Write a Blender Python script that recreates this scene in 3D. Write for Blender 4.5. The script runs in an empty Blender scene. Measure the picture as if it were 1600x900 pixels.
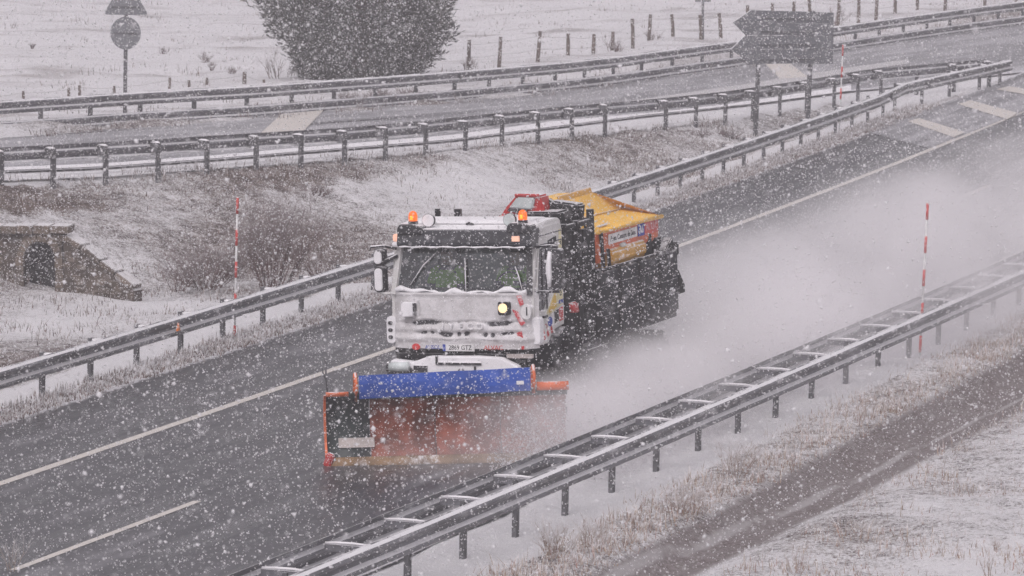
import bpy, bmesh, math, random
import numpy as np
from mathutils import Matrix, Vector, Euler
from mathutils.geometry import tessellate_polygon

random.seed(7)
rng = np.random.default_rng(11)
S = bpy.context.scene
COL = S.collection

# ------------------------------------------------------------------ camera
F = 8000.0          # focal length in pixels of the 1600 px wide photograph
H = 12.0            # the photographer stands on an overpass
TH = math.atan((450 + 520) / F)
ROLL = math.radians(1.0)
c_, s_ = math.cos(TH), math.sin(TH)
cr, sr = math.cos(ROLL), math.sin(ROLL)
fwd = Vector((0, c_, -s_)); rt0 = Vector((1, 0, 0)); up0 = Vector((0, s_, c_))
rt = cr * rt0 + sr * up0; up = -sr * rt0 + cr * up0
cam = bpy.data.cameras.new('camera')
cam.sensor_width = 36.0
cam.lens = F / 1600 * 36.0
cam.clip_start = 0.5
cam.clip_end = 5000
cam.dof.use_dof = True
cam.dof.focus_distance = 80.0
cam.dof.aperture_fstop = 6.3
camo = bpy.data.objects.new('camera', cam)
COL.objects.link(camo)
camo.matrix_world = Matrix(((rt.x, up.x, -fwd.x, 0), (rt.y, up.y, -fwd.y, 0), (rt.z, up.z, -fwd.z, H), (0, 0, 0, 1)))
S.camera = camo

# ------------------------------------------------------------------ sky, sun, exposure
W = bpy.data.worlds.new('World'); S.world = W; W.use_nodes = True
nt = W.node_tree; nt.nodes.clear()
sky = nt.nodes.new('ShaderNodeTexSky'); sky.sky_type = 'NISHITA'; sky.sun_disc = False
SUN_EL, SUN_ROT = math.radians(50), math.radians(200)
sky.sun_elevation = SUN_EL; sky.sun_rotation = SUN_ROT
sky.air_density = 1.0; sky.dust_density = 4.0
hs = nt.nodes.new('ShaderNodeHueSaturation'); hs.inputs['Saturation'].default_value = 0.10
tint = nt.nodes.new('ShaderNodeMix'); tint.data_type = 'RGBA'; tint.blend_type = 'MULTIPLY'
tint.inputs['Factor'].default_value = 1.0
tint.inputs['B'].default_value = (1.0, 0.938, 0.985, 1)
bg = nt.nodes.new('ShaderNodeBackground'); bg.inputs['Strength'].default_value = 0.15
wo = nt.nodes.new('ShaderNodeOutputWorld')
nt.links.new(sky.outputs[0], hs.inputs['Color']); nt.links.new(hs.outputs[0], tint.inputs['A'])
nt.links.new(tint.outputs['Result'], bg.inputs[0]); nt.links.new(bg.outputs[0], wo.inputs[0])
sun = bpy.data.lights.new('sun', 'SUN'); sun.energy = 0.8; sun.angle = math.radians(30); sun.color = (1, 0.97, 0.95)
suno = bpy.data.objects.new('sun', sun); COL.objects.link(suno)
sd = Vector((math.sin(SUN_ROT) * math.cos(SUN_EL), math.cos(SUN_ROT) * math.cos(SUN_EL), math.sin(SUN_EL)))
suno.rotation_euler = sd.to_track_quat('Z', 'Y').to_euler()
S.view_settings.view_transform = 'Standard'; S.view_settings.look = 'None'
S.view_settings.exposure = -0.12; S.view_settings.gamma = 1.0
S.render.engine = 'CYCLES'
cy = S.cycles
cy.max_bounces = 8; cy.diffuse_bounces = 3; cy.glossy_bounces = 3; cy.transmission_bounces = 4
cy.volume_bounces = 6; cy.transparent_max_bounces = 12
cy.use_denoising = True; cy.denoiser = 'OPENIMAGEDENOISE'; cy.denoising_input_passes = 'RGB_ALBEDO_NORMAL'; cy.denoising_prefilter = 'ACCURATE'
cy.volume_step_rate = 2.0; cy.volume_max_steps = 256
cy.caustics_reflective = False; cy.caustics_refractive = False

# ------------------------------------------------------------------ road coordinates
# s = metres along the solid edge line, o = metres to the right of it (as seen from here)
CO = (-0.0004720787954148422, 0.41922447257603274, -36.04041051137019)
A0 = math.radians(19); KS = 0.025
Y0, Y1 = 40.0, 250.0
def cx(Y):
    Y = np.asarray(Y, float); Yc = np.clip(Y, Y0, Y1)
    return CO[0] * Yc**2 + CO[1] * Yc + CO[2] + (2 * CO[0] * Yc + CO[1]) * (Y - Yc)
def cdx(Y):
    return 2 * CO[0] * np.clip(np.asarray(Y, float), Y0, Y1) + CO[1]
YT = np.linspace(-400, 2500, 29001)
XT = cx(YT)
ST = np.concatenate([[0], np.cumsum(np.hypot(np.diff(XT), np.diff(YT)))])
ST -= np.interp(40.0, YT, ST)
def so2xy(s, o):
    s = np.asarray(s, float); o = np.asarray(o, float)
    Y = np.interp(s, ST, YT); d = cdx(Y); n = np.hypot(1, d)
    return cx(Y) + o / n, Y - o * d / n
def xy2so(X, Y):
    X = np.asarray(X, float); Y = np.asarray(Y, float)
    t = Y.copy()
    for _ in range(12):
        d = cdx(t)
        t = t + ((X - cx(t)) * d + (Y - t)) / (1 + d * d) * 0.9
    d = cdx(t); n = np.hypot(1, d)
    return np.interp(t, YT, ST), ((X - cx(t)) - (Y - t) * d) / n
def yaw_at(s):
    return math.atan(float(cdx(np.interp(s, ST, YT))))
def base(X, Y):
    u = np.asarray(X) * math.cos(A0) - (np.asarray(Y) - 90) * math.sin(A0)
    return KS * np.clip(u, -45, 14)

def smooth(a, b, x):
    t = np.clip((x - a) / (b - a), 0, 1); return t * t * (3 - 2 * t)
ON_S = [-100, 50, 60, 72, 75, 78, 81, 84.5, 89, 93, 98.5, 101, 107.6, 111, 116, 122, 600]
ON_O = [-93, -25.5, -21, -15.8, -14.4, -13.4, -12.1, -11, -9.7, -8.8, -7.6, -6.9, -6.0, -5.3, -4.0, -3.2, -3.2]
OF_S = [-100, 50, 84.4, 89.6, 94.4, 103, 108.6, 114.9, 123, 134.8, 143.8, 148.8, 300, 900]
OF_O = [-104, -36, -21.4, -19.8, -18.0, -15.3, -13.9, -12.8, -11.5, -9.9, -8.2, -6.8, -4, -4]
def h_r(s): return np.clip((116 - s) / 44.0, 0, 1.15)
def prof(s, o):
    s = np.asarray(s, float); o = np.asarray(o, float)
    on = np.interp(s, ON_S, ON_O)
    gap = np.maximum(-4.0 - on, 0.3)
    t = np.clip((-4.0 - o) / gap, 0, 1)
    dep = np.minimum(0.65, gap * 0.055)
    hr = h_r(s)
    z = -dep * smooth(0.0, 0.18, t) * (1 - smooth(0.38, 0.97, t)) + hr * smooth(0.38, 0.97, t)
    # ditch right of the median rail
    z = z - 0.34 * smooth(10.5, 11.15, o) * (1 - 0.75 * smooth(11.3, 12.6, o))
    # a low swell in the far pasture
    of = np.interp(s, OF_S, OF_O)
    far = smooth(3, 30, of - o)
    z = z + far * (0.35 * np.sin(s * 0.06 + 1.0) + 0.25 * np.sin(o * 0.11 + 2))
    return z
def zt(X, Y):
    s, o = xy2so(X, Y)
    return base(X, Y) + prof(s, o)
def ray(px, py):
    x = (px - 800) / F; y = (450 - py) / F
    x, y = cr * x - sr * y, sr * x + cr * y
    return np.array([x, c_ + y * s_, -s_ + y * c_])
def at(px, py, lift=0.0):
    """point of the terrain seen at a pixel of the photograph"""
    d = ray(px, py); t = (0 - H) / d[2]
    for _ in range(60):
        X, Y = d[0] * t, d[1] * t
        z = float(zt(X, Y))
        t = t + 0.5 * ((z - H) / d[2] - t)
    return Vector((d[0] * t, d[1] * t, float(zt(d[0] * t, d[1] * t)) + lift))

# ------------------------------------------------------------------ mesh helpers
class MB:
    def __init__(self): self.v = []; self.f = []
    def add(self, vs, fs):
        n = len(self.v); self.v += [tuple(p) for p in vs]; self.f += [tuple(i + n for i in q) for q in fs]
    def box(self, c, d, M=None):
        x, y, z = d[0] / 2, d[1] / 2, d[2] / 2
        vs = [Vector((sx * x, sy * y, sz * z)) for sz in (-1, 1) for sx, sy in ((-1, -1), (1, -1), (1, 1), (-1, 1))]
        if M is not None: vs = [M @ p for p in vs]
        vs = [p + Vector(c) for p in vs]
        self.add(vs, [(3, 2, 1, 0), (4, 5, 6, 7), (0, 1, 5, 4), (1, 2, 6, 5), (2, 3, 7, 6), (3, 0, 4, 7)])
        return self
    def bar(self, p0, p1, w, h=None):
        h = h or w; p0 = Vector(p0); p1 = Vector(p1); d = p1 - p0; L = d.length
        q = d.to_track_quat('Y', 'Z').to_matrix()
        return self.box((p0 + p1) / 2, (w, L, h), q)
    def tube(self, pts, rs, n=8, caps=True):
        pts = [Vector(p) for p in pts]
        if not hasattr(rs, '__len__'): rs = [rs] * len(pts)
        vs = []; fs = []
        for i, p in enumerate(pts):
            d = (pts[min(i + 1, len(pts) - 1)] - pts[max(i - 1, 0)])
            if d.length < 1e-6: d = Vector((0, 0, 1))
            d.normalize()
            a = d.cross(Vector((0, 0, 1)) if abs(d.z) < 0.9 else Vector((1, 0, 0))).normalized(); b = d.cross(a)
            for k in range(n):
                w = 2 * math.pi * k / n
                vs.append(p + (a * math.cos(w) + b * math.sin(w)) * rs[i])
        for i in range(len(pts) - 1):
            for k in range(n):
                k2 = (k + 1) % n
                fs.append((i * n + k, i * n + k2, (i + 1) * n + k2, (i + 1) * n + k))
        if caps:
            fs.append(tuple(range(n)))
            fs.append(tuple((len(pts) - 1) * n + k for k in reversed(range(n))))
        self.add(vs, fs); return self
    def prism(self, poly, axis, a, b):
        """polygon of 2-D points extruded along an axis (0=x,1=y,2=z) from a to b"""
        n = len(poly)
        def P(p, t):
            l = [p[0], p[1]]; l.insert(axis, t); return l
        vs = [P(p, a) for p in poly] + [P(p, b) for p in poly]
        fs = [tuple(range(n)), tuple(n + i for i in reversed(range(n)))]
        fs += [(i, i + n, (i + 1) % n + n, (i + 1) % n) for i in range(n)]
        self.add(vs, fs); return self
    def plate(self, outer, inner, axis, a, b):
        """flat plate with a hole"""
        def P(p, t):
            l = [p[0], p[1]]; l.insert(axis, t); return l
        loops = [[Vector((p[0], p[1], 0)) for p in outer], [Vector((p[0], p[1], 0)) for p in inner]]
        tri = tessellate_polygon(loops); al = list(outer) + list(inner); n = len(al)
        vs = [P(p, a) for p in al] + [P(p, b) for p in al]
        fs = [tuple(t) for t in tri] + [tuple(n + i for i in reversed(t)) for t in tri]
        m = len(outer)
        for lo, hi in ((0, m), (m, n)):
            k = hi - lo
            fs += [(lo + i, lo + i + n, lo + (i + 1) % k + n, lo + (i + 1) % k) for i in range(k)]
        self.add(vs, fs); return self
    def build(self, name, mat, parent=None, smooth=False, bevel=0.0, fix=True):
        me = bpy.data.meshes.new(name)
        me.from_pydata(self.v, [], self.f)
        if fix:
            bm = bmesh.new(); bm.from_mesh(me)
            bmesh.ops.recalc_face_normals(bm, faces=bm.faces)
            if bevel:
                try: bmesh.ops.bevel(bm, geom=list(bm.edges), offset=bevel, segments=2, affect='EDGES', clamp_overlap=True)
                except Exception: pass
            bm.to_mesh(me); bm.free()
        return link(name, me, mat, parent, smooth)
def link(name, me, mat, parent=None, smooth=False):
    if mat is not None and len(me.materials) == 0: me.materials.append(mat)
    if smooth: me.polygons.foreach_set('use_smooth', [True] * len(me.polygons))
    o = bpy.data.objects.new(name, me); COL.objects.link(o)
    if parent is not None: o.parent = parent
    return o
def npmesh(name, V, Fc, mat, parent=None, smooth=False, attrs=None, uv=None):
    V = np.asarray(V, np.float32); Fc = np.asarray(Fc, np.int32); k = Fc.shape[1]
    me = bpy.data.meshes.new(name)
    me.vertices.add(len(V)); me.vertices.foreach_set('co', V.ravel())
    me.loops.add(Fc.size); me.loops.foreach_set('vertex_index', Fc.ravel())
    me.polygons.add(len(Fc)); me.polygons.foreach_set('loop_start', np.arange(0, Fc.size, k, dtype=np.int32))
    for n, a in (attrs or {}).items():
        at_ = me.attributes.new(n, 'FLOAT', 'POINT'); at_.data.foreach_set('value', np.asarray(a, np.float32).ravel())
    if uv is not None:
        l = me.uv_layers.new(name='uv'); l.data.foreach_set('uv', np.asarray(uv, np.float32)[Fc.ravel()].ravel())
    me.update(calc_edges=True); me.validate()
    return link(name, me, mat, parent, smooth)
def thing(name, label, cat, loc=(0, 0, 0), rot=(0, 0, 0), group=None):
    o = bpy.data.objects.new(name, None); COL.objects.link(o); o.empty_display_size = 0.3
    o.location = loc; o.rotation_euler = rot
    return tag(o, label, cat, group)
def tag(o, label, cat, group=None):
    o['label'] = label; o['category'] = cat
    if group: o['group'] = group
    return o
def struct(o): o['kind'] = 'structure'; return o
def stuff(o): o['kind'] = 'stuff'; return o

# ------------------------------------------------------------------ materials
def srgb(r, g, b): return tuple(((x / 255) / 12.92 if x / 255 < 0.04045 else ((x / 255 + 0.055) / 1.055) ** 2.4) for x in (r, g, b))
class N:
    def __init__(self, name):
        self.m = bpy.data.materials.new(name); self.m.use_nodes = True
        self.t = self.m.node_tree; self.t.nodes.clear()
        self.out = self.t.nodes.new('ShaderNodeOutputMaterial')
        self.p = self.t.nodes.new('ShaderNodeBsdfPrincipled')
        self.t.links.new(self.p.outputs[0], self.out.inputs['Surface'])
    def n(self, typ, **kw):
        x = self.t.nodes.new(typ)
        for k, v in kw.items(): setattr(x, k, v)
        return x
    def l(self, a, b): self.t.links.new(a, b)
    def noise(self, scale, detail=4, rough=0.6, vec=None, dim=None, dist=0.0):
        x = self.n('ShaderNodeTexNoise'); x.inputs['Scale'].default_value = scale; x.inputs['Detail'].default_value = detail
        x.inputs['Roughness'].default_value = rough; x.inputs['Distortion'].default_value = dist
        if vec is not None: self.l(vec, x.inputs['Vector'])
        return x.outputs[0]
    def ramp(self, val, a, b, lo=0.0, hi=1.0):
        x = self.n('ShaderNodeMapRange'); x.interpolation_type = 'SMOOTHSTEP'
        for k, v in (('From Min', a), ('From Max', b), ('To Min', lo), ('To Max', hi)): x.inputs[k].default_value = v
        self.l(val, x.inputs['Value']); return x.outputs[0]
    def math(self, op, a, b):
        x = self.n('ShaderNodeMath', operation=op)
        for i, q in enumerate((a, b)):
            if isinstance(q, (int, float)): x.inputs[i].default_value = q
            else: self.l(q, x.inputs[i])
        return x.outputs[0]
    def mix(self, fac, a, b):
        x = self.n('ShaderNodeMix', data_type='RGBA')
        if isinstance(fac, (int, float)): x.inputs['Factor'].default_value = fac
        else: self.l(fac, x.inputs['Factor'])
        for k, q in (('A', a), ('B', b)):
            if isinstance(q, tuple): x.inputs[k].default_value = (*q[:3], 1)
            else: self.l(q, x.inputs[k])
        return x.outputs['Result']
    def attr(self, name): return self.n('ShaderNodeAttribute', attribute_name=name).outputs['Fac']
    def obj(self): return self.n('ShaderNodeTexCoord').outputs['Object']
    def pos(self): return self.n('ShaderNodeNewGeometry').outputs['Position']
    def nz(self):
        g = self.n('ShaderNodeNewGeometry'); x = self.n('ShaderNodeSeparateXYZ'); self.l(g.outputs['Normal'], x.inputs[0]); return x.outputs[2]
    def scale(self, vec, sc):
        x = self.n('ShaderNodeVectorMath', operation='MULTIPLY'); self.l(vec, x.inputs[0]); x.inputs[1].default_value = sc; return x.outputs[0]
    def bump(self, val, dist, strength=1.0):
        x = self.n('ShaderNodeBump'); x.inputs['Distance'].default_value = dist; x.inputs['Strength'].default_value = strength
        self.l(val, x.inputs['Height']); self.l(x.outputs[0], self.p.inputs['Normal'])
    def color(self, c):
        if isinstance(c, tuple): self.p.inputs['Base Color'].default_value = (*c[:3], 1)
        else: self.l(c, self.p.inputs['Base Color'])
    def set(self, **kw):
        for k, v in kw.items():
            i = self.p.inputs[k.replace('_', ' ')]
            if isinstance(v, (int, float, tuple)): i.default_value = v
            else: self.l(v, i)
SNOW = (0.80, 0.79, 0.81)
def coated(name, col, rough=0.5, top=0.0, dust=0.0, metal=0.0, nscale=14, var=0.25, spec=0.4):
    """painted or bare surface with wear, snow lying on upward faces (top) and blown snow sticking to it (dust)"""
    m = N(name); co = m.obj()
    wear = m.noise(2.3, 5, 0.65, co)
    c = m.mix(m.ramp(wear, 0.3, 0.75), tuple(x * (1 - var) for x in col), tuple(min(1, x * (1 + var)) for x in col))
    fac = None
    if dust > 0:
        big = m.noise(2.0, 2, 0.5, co); fine = m.noise(nscale, 5, 0.75, co)
        v = m.math('ADD', m.math('MULTIPLY', big, 0.45), m.math('MULTIPLY', fine, 0.55))
        fac = m.ramp(v, 0.66 - dust * 0.34, 0.76 - dust * 0.26)
    if top > 0:
        g = m.ramp(m.math('ADD', m.nz(), m.math('MULTIPLY', m.math('SUBTRACT', m.noise(9, 4, 0.7, co), 0.5), 0.7)), 0.85 - 0.6 * top, 1.05 - 0.6 * top)
        g = m.math('MULTIPLY', g, min(1, 0.5 + top))
        fac = g if fac is None else m.math('MAXIMUM', fac, g)
    if fac is not None:
        c = m.mix(fac, c, SNOW)
        m.set(Roughness=m.ramp(fac, 0, 1, rough, 0.9))
    else: m.set(Roughness=rough)
    m.color(c); m.set(Metallic=metal, Specular_IOR_Level=spec)
    return m.m

def mat_ground():
    m = N('snowy_ground'); p = m.pos()
    n1 = m.noise(0.35, 4, 0.6, p); n2 = m.noise(2.6, 6, 0.72, p); n3 = m.noise(16, 5, 0.75, p); n4 = m.noise(60, 3, 0.7, p)
    st = m.scale(p, (0.25, 1.1, 1.0)); n5 = m.noise(0.5, 5, 0.65, st)
    grass = m.mix(m.ramp(n2, 0.35, 0.65), (0.065, 0.045, 0.038), (0.19, 0.14, 0.11))
    grass = m.mix(m.ramp(n3, 0.4, 0.7), grass, (0.13, 0.10, 0.10))
    dirt = m.mix(m.ramp(n3, 0.35, 0.7), (0.125, 0.097, 0.093), (0.215, 0.175, 0.168))
    v = m.math('ADD', m.math('MULTIPLY', n2, 0.25), m.math('MULTIPLY', n3, 0.42))
    v = m.math('ADD', v, m.math('MULTIPLY', n1, 0.16)); v = m.math('ADD', v, m.math('MULTIPLY', n4, 0.17))
    v = m.math('ADD', v, m.math('MULTIPLY', m.math('SUBTRACT', m.attr('snow'), 0.5), 0.55))
    fac = m.ramp(v, 0.435, 0.575)
    far = m.attr('pasture')
    fstreak = m.ramp(m.math('ADD', m.math('MULTIPLY', n5, 0.7), m.math('MULTIPLY', n1, 0.3)), 0.30, 0.52, 0.35, 0.97)
    fac = m.mix(far, fac, fstreak)
    bare = m.mix(m.ramp(m.math('ADD', m.attr('dirt'), m.math('MULTIPLY', m.math('SUBTRACT', n2, 0.5), 0.9)), 0.42, 0.62), grass, dirt)
    fac = m.math('MULTIPLY', fac, m.ramp(m.math('ADD', m.attr('dirt'), m.math('MULTIPLY', m.math('SUBTRACT', m.math('ADD', m.math('MULTIPLY', n3, 0.5), m.math('MULTIPLY', n2, 0.5)), 0.5), 0.9)), 0.3, 0.8, 1.0, 0.16))
    fac = m.math('MAXIMUM', fac, m.ramp(m.math('ADD', m.attr('slush'), m.math('MULTIPLY', m.math('SUBTRACT', n2, 0.5), 0.8)), 0.25, 0.8, 0.0, 0.42))
    m.color(m.mix(fac, bare, SNOW)); m.set(Roughness=0.9, Specular_IOR_Level=0.2)
    h = m.math('ADD', m.math('MULTIPLY', n2, 0.7), m.math('MULTIPLY', n3, 0.3))
    m.bump(h, 0.22, 0.8)
    return m.m
def mat_asphalt(name, slush, tone=1.0):
    m = N(name); uv = m.n('ShaderNodeUVMap', uv_map='uv').outputs[0]
    streak = m.noise(1.0, 5, 0.6, m.scale(uv, (2.2, 0.12, 1))); cross = m.noise(1.0, 3, 0.5, m.scale(uv, (0.9, 0.25, 1)))
    fine = m.noise(40, 3, 0.7, m.pos()); med = m.noise(3, 5, 0.7, m.pos())
    c = m.mix(m.ramp(fine, 0.3, 0.7), (0.024 * tone, 0.024 * tone, 0.029 * tone), (0.044 * tone, 0.043 * tone, 0.050 * tone))
    v = m.math('ADD', m.math('MULTIPLY', streak, 0.5), m.math('MULTIPLY', cross, 0.3)); v = m.math('ADD', v, m.math('MULTIPLY', med, 0.2))
    sx_ = m.n('ShaderNodeSeparateXYZ'); m.l(uv, sx_.inputs[0])
    if slush < 0.5:      # slush between the wheel tracks, wetter and darker in them
        trk = m.n('ShaderNodeMath', operation='SINE'); m.l(m.math('MULTIPLY', m.math('ADD', sx_.outputs[0], m.math('MULTIPLY', m.math('SUBTRACT', med, 0.5), 0.25)), 3.49), trk.inputs[0])
        v = m.math('ADD', v, m.math('MULTIPLY', trk.outputs[0], 0.055))
    f = m.ramp(v, 0.55 - 0.3 * slush, 0.78 - 0.22 * slush, 0, 0.62 * min(1, 0.3 + slush))
    edge = m.ramp(m.math('ADD', m.attr('edge'), m.math('MULTIPLY', m.math('SUBTRACT', m.noise(5, 5, 0.75, m.pos()), 0.5), 1.2)), 0.45, 0.8, 0, 0.85)
    f = m.math('MAXIMUM', f, edge)
    m.color(m.mix(f, c, (0.62, 0.61, 0.64)))
    m.set(Roughness=m.ramp(m.math('ADD', v, m.math('MULTIPLY', f, 0.5)), 0.3, 0.75, 0.17, 0.66), Specular_IOR_Level=0.5)
    m.bump(m.math('ADD', fine, m.math('MULTIPLY', med, 0.6)), 0.01, 0.6)
    return m.m
def mat_paint():
    m = N('road_paint'); p = m.pos()
    w = m.noise(6, 5, 0.75, p); w2 = m.noise(45, 3, 0.7, p)
    v = m.math('ADD', m.math('MULTIPLY', w, 0.6), m.math('MULTIPLY', w2, 0.4))
    m.color(m.mix(m.ramp(v, 0.30, 0.48), (0.16, 0.15, 0.15), (0.62, 0.58, 0.54))); m.set(Roughness=0.6)
    return m.m
def mat_stalk(name, tipsnow=0.5, cols=((0.10, 0.065, 0.055), (0.24, 0.17, 0.11), (0.30, 0.21, 0.17))):
    m = N(name); r = m.attr('tone'); h = m.attr('tip')
    c = m.mix(m.ramp(r, 0.0, 0.5), cols[0], cols[1]); c = m.mix(m.ramp(r, 0.5, 1.0), c, cols[2])
    f = m.math('MULTIPLY', m.ramp(m.math('ADD', h, m.math('MULTIPLY', m.noise(9, 3, 0.7, m.pos()), 0.9)), 0.75, 1.25), tipsnow)
    m.color(m.mix(f, c, SNOW)); m.set(Roughness=0.9, Specular_IOR_Level=0.15)
    return m.m
def mat_volume(name, dens, col=(0.97, 0.95, 0.97), aniso=0.2):
    m = bpy.data.materials.new(name); m.use_nodes = True; t = m.node_tree; t.nodes.clear()
    o = t.nodes.new('ShaderNodeOutputMaterial'); v = t.nodes.new('ShaderNodeVolumePrincipled')
    v.inputs['Color'].default_value = (*col, 1); v.inputs['Density'].default_value = dens; v.inputs['Anisotropy'].default_value = aniso
    t.links.new(v.outputs[0], o.inputs['Volume']); return m, t, v
def mat_emit(name, col, strength, base=None):
    m = N(name); m.color(base or col); m.set(Emission_Color=(*col, 1), Emission_Strength=strength, Roughness=0.3); return m.m
def mat_glass(name):
    m = N(name); g = m.n('ShaderNodeBsdfGlossy'); g.inputs['Roughness'].default_value = 0.06; g.inputs[0].default_value = (0.9, 0.9, 0.95, 1)
    tr = m.n('ShaderNodeBsdfTransparent'); tr.inputs[0].default_value = (0.68, 0.73, 0.73, 1)
    fr = m.n('ShaderNodeFresnel'); fr.inputs[0].default_value = 1.5
    mx = m.n('ShaderNodeMixShader'); m.l(fr.outputs[0], mx.inputs[0]); m.l(tr.outputs[0], mx.inputs[1]); m.l(g.outputs[0], mx.inputs[2])
    di = m.n('ShaderNodeBsdfDiffuse'); di.inputs[0].default_value = (*SNOW, 1)
    co = m.obj(); v = m.math('ADD', m.math('MULTIPLY', m.noise(22, 5, 0.75, co), 0.6), m.math('MULTIPLY', m.noise(3, 3, 0.6, co), 0.4))
    x = m.n('ShaderNodeSeparateXYZ'); m.l(co, x.inputs[0])
    v = m.math('ADD', v, m.ramp(x.outputs[2], 2.3, 2.52, 0.22, 0.0))
    mx2 = m.n('ShaderNodeMixShader'); m.l(m.ramp(v, 0.68, 0.80, 0.0, 0.35), mx2.inputs[0]); m.l(mx.outputs[0], mx2.inputs[1]); m.l(di.outputs[0], mx2.inputs[2])
    m.l(mx2.outputs[0], m.out.inputs['Surface']); return m.m

M = dict(
    ground=mat_ground(), road=mat_asphalt('wet_asphalt', 0.25), ramp=mat_asphalt('slushy_asphalt', 0.75, 1.5), paint=mat_paint(),
    steel=coated('galvanised_steel', (0.14, 0.14, 0.155), 0.42, top=0.42, dust=0.17, nscale=5, var=0.45),
    post=coated('weathered_steel', (0.10, 0.10, 0.108), 0.6, top=0.5, dust=0.10, var=0.4),
    wood=coated('weathered_wood', (0.13, 0.10, 0.085), 0.9, top=0.8, dust=0.15),
    sign_back=coated('sign_back', (0.17, 0.175, 0.19), 0.6, top=0.4, var=0.08),
    wire=coated('wire', (0.2, 0.19, 0.18), 0.6),
    stone=coated('old_stone', (0.135, 0.108, 0.086), 0.9, top=0.3, dust=0.12, var=0.5),
    mortar=coated('rubble_masonry', (0.085, 0.068, 0.056), 0.95, top=0.3, dust=0.12, var=0.55),
    shade=coated('culvert_shade', (0.03, 0.03, 0.03), 0.95),  # near-black colour standing in for the shade inside the culvert
    red=coated('red_reflective', (0.55, 0.06, 0.05), 0.5, dust=0.15), polew=coated('white_plastic', (0.62, 0.62, 0.62), 0.5),
    orange_refl=coated('orange_reflector', (0.8, 0.2, 0.02), 0.4),
    twig=mat_stalk('bare_twigs', 0.2, ((0.06, 0.036, 0.034), (0.13, 0.078, 0.072), (0.19, 0.12, 0.11))),
    needle=mat_stalk('conifer_foliage', 0.34, ((0.028, 0.034, 0.03), (0.05, 0.056, 0.046), (0.085, 0.08, 0.065))),
    bark=coated('bark', (0.08, 0.06, 0.05), 0.95, dust=0.1),
    blade=mat_stalk('dead_grass', 0.8, ((0.09, 0.065, 0.06), (0.19, 0.15, 0.13), (0.25, 0.19, 0.17))), straw=mat_stalk('dry_straw', 0.75, ((0.24, 0.17, 0.13), (0.38, 0.30, 0.23), (0.33, 0.21, 0.18))),
    # truck
    white=coated('white_paint', (0.62, 0.61, 0.60), 0.4, top=0.4, dust=0.1, var=0.12),
    black=coated('black_plastic', (0.022, 0.022, 0.026), 0.5, top=0.45, dust=0.2, nscale=20),
    visor=coated('black_visor', (0.022, 0.024, 0.03), 0.35, top=0.5, dust=0.22, nscale=17),
    rubber=coated('tyre_rubber', (0.02, 0.02, 0.02), 0.85, dust=0.22),
    chassis=coated('sooty_chassis', (0.010, 0.010, 0.012), 0.75, top=0.2, dust=0.12, nscale=18, spec=0.2),
    bed=coated('dark_grey_sideboard', (0.022, 0.023, 0.028), 0.7, top=0.3, dust=0.18, nscale=16, spec=0.25),
    yellow=coated('yellow_cover', (0.88, 0.52, 0.09), 0.55, top=0.0, dust=0.05, var=0.12),
    yellow2=coated('yellow_tank', (0.62, 0.32, 0.03), 0.5, top=0.3, dust=0.16, var=0.2),
    orange=coated('orange_paint', (0.66, 0.13, 0.03), 0.45, top=0.3, dust=0.12, var=0.2),
    redp=coated('red_paint', (0.48, 0.022, 0.02), 0.4, top=0.5, dust=0.1),
    blue=coated('blue_rubber', (0.022, 0.085, 0.42), 0.5, top=0.0, dust=0.10, nscale=24),
    plow=coated('rusty_red_mouldboard', (0.24, 0.056, 0.028), 0.55, top=0.3, dust=0.17, nscale=9, var=0.7),
    darkplow=coated('dark_green_steel', (0.022, 0.034, 0.034), 0.5, dust=0.22, nscale=18),
    edge=coated('yellow_edge', (0.24, 0.14, 0.06), 0.7, dust=0.46, nscale=9, var=.5),
    patch=coated('pale_reflective', (0.46, 0.41, 0.39), 0.6, dust=0.12, var=.2),
    snow=coated('packed_snow', SNOW, 0.95, var=0.06),
    glass=mat_glass('cab_glass'), lamp=mat_emit('lit_headlamp', (1.0, 0.74, 0.42), 1.5, (0.25, 0.2, 0.12)),
    beacon=mat_emit('amber_beacon', (1.0, 0.17, 0.004), 1.0, (0.30, 0.05, 0.0)),
    core=mat_emit('beacon_filament', (1.0, 0.50, 0.02), 1.3, (0.3, 0.1, 0.0)), marker=mat_emit('side_marker', (1.0, 0.5, 0.3), 0.5, (0.8, 0.5, 0.4)),
    lens=coated('pale_lens', (0.55, 0.60, 0.60), 0.25), ink=coated('black_ink', (0.02, 0.02, 0.02), 0.6),
    redink=coated('red_ink', (0.55, 0.03, 0.03), 0.6, dust=0.3, nscale=30), blueink=coated('blue_ink', (0.03, 0.07, 0.40), 0.6, dust=0.15, nscale=30),
    whiteink=coated('white_ink', (0.75, 0.74, 0.74), 0.6), yellowink=coated('yellow_ink', (0.75, 0.50, 0.08), 0.6),
    cream=coated('cream_ink', (0.72, 0.66, 0.40), 0.6), seat=coated('seat_fabric', (0.03, 0.03, 0.035), 0.9),
    vest=coated('hi_vis_fabric', (0.42, 0.85, 0.06), 0.8), hair=coated('dark_hair', (0.03, 0.02, 0.015), 0.8),
)
def mat_person():
    m = N('skin_and_jacket'); x = m.n('ShaderNodeSeparateXYZ'); m.l(m.obj(), x.inputs[0])
    m.color(m.mix(m.ramp(x.outputs[2], 0.60, 0.61), (0.05, 0.06, 0.09), (0.50, 0.30, 0.22))); m.set(Roughness=0.7); return m.m
M['person'] = mat_person()

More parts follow.
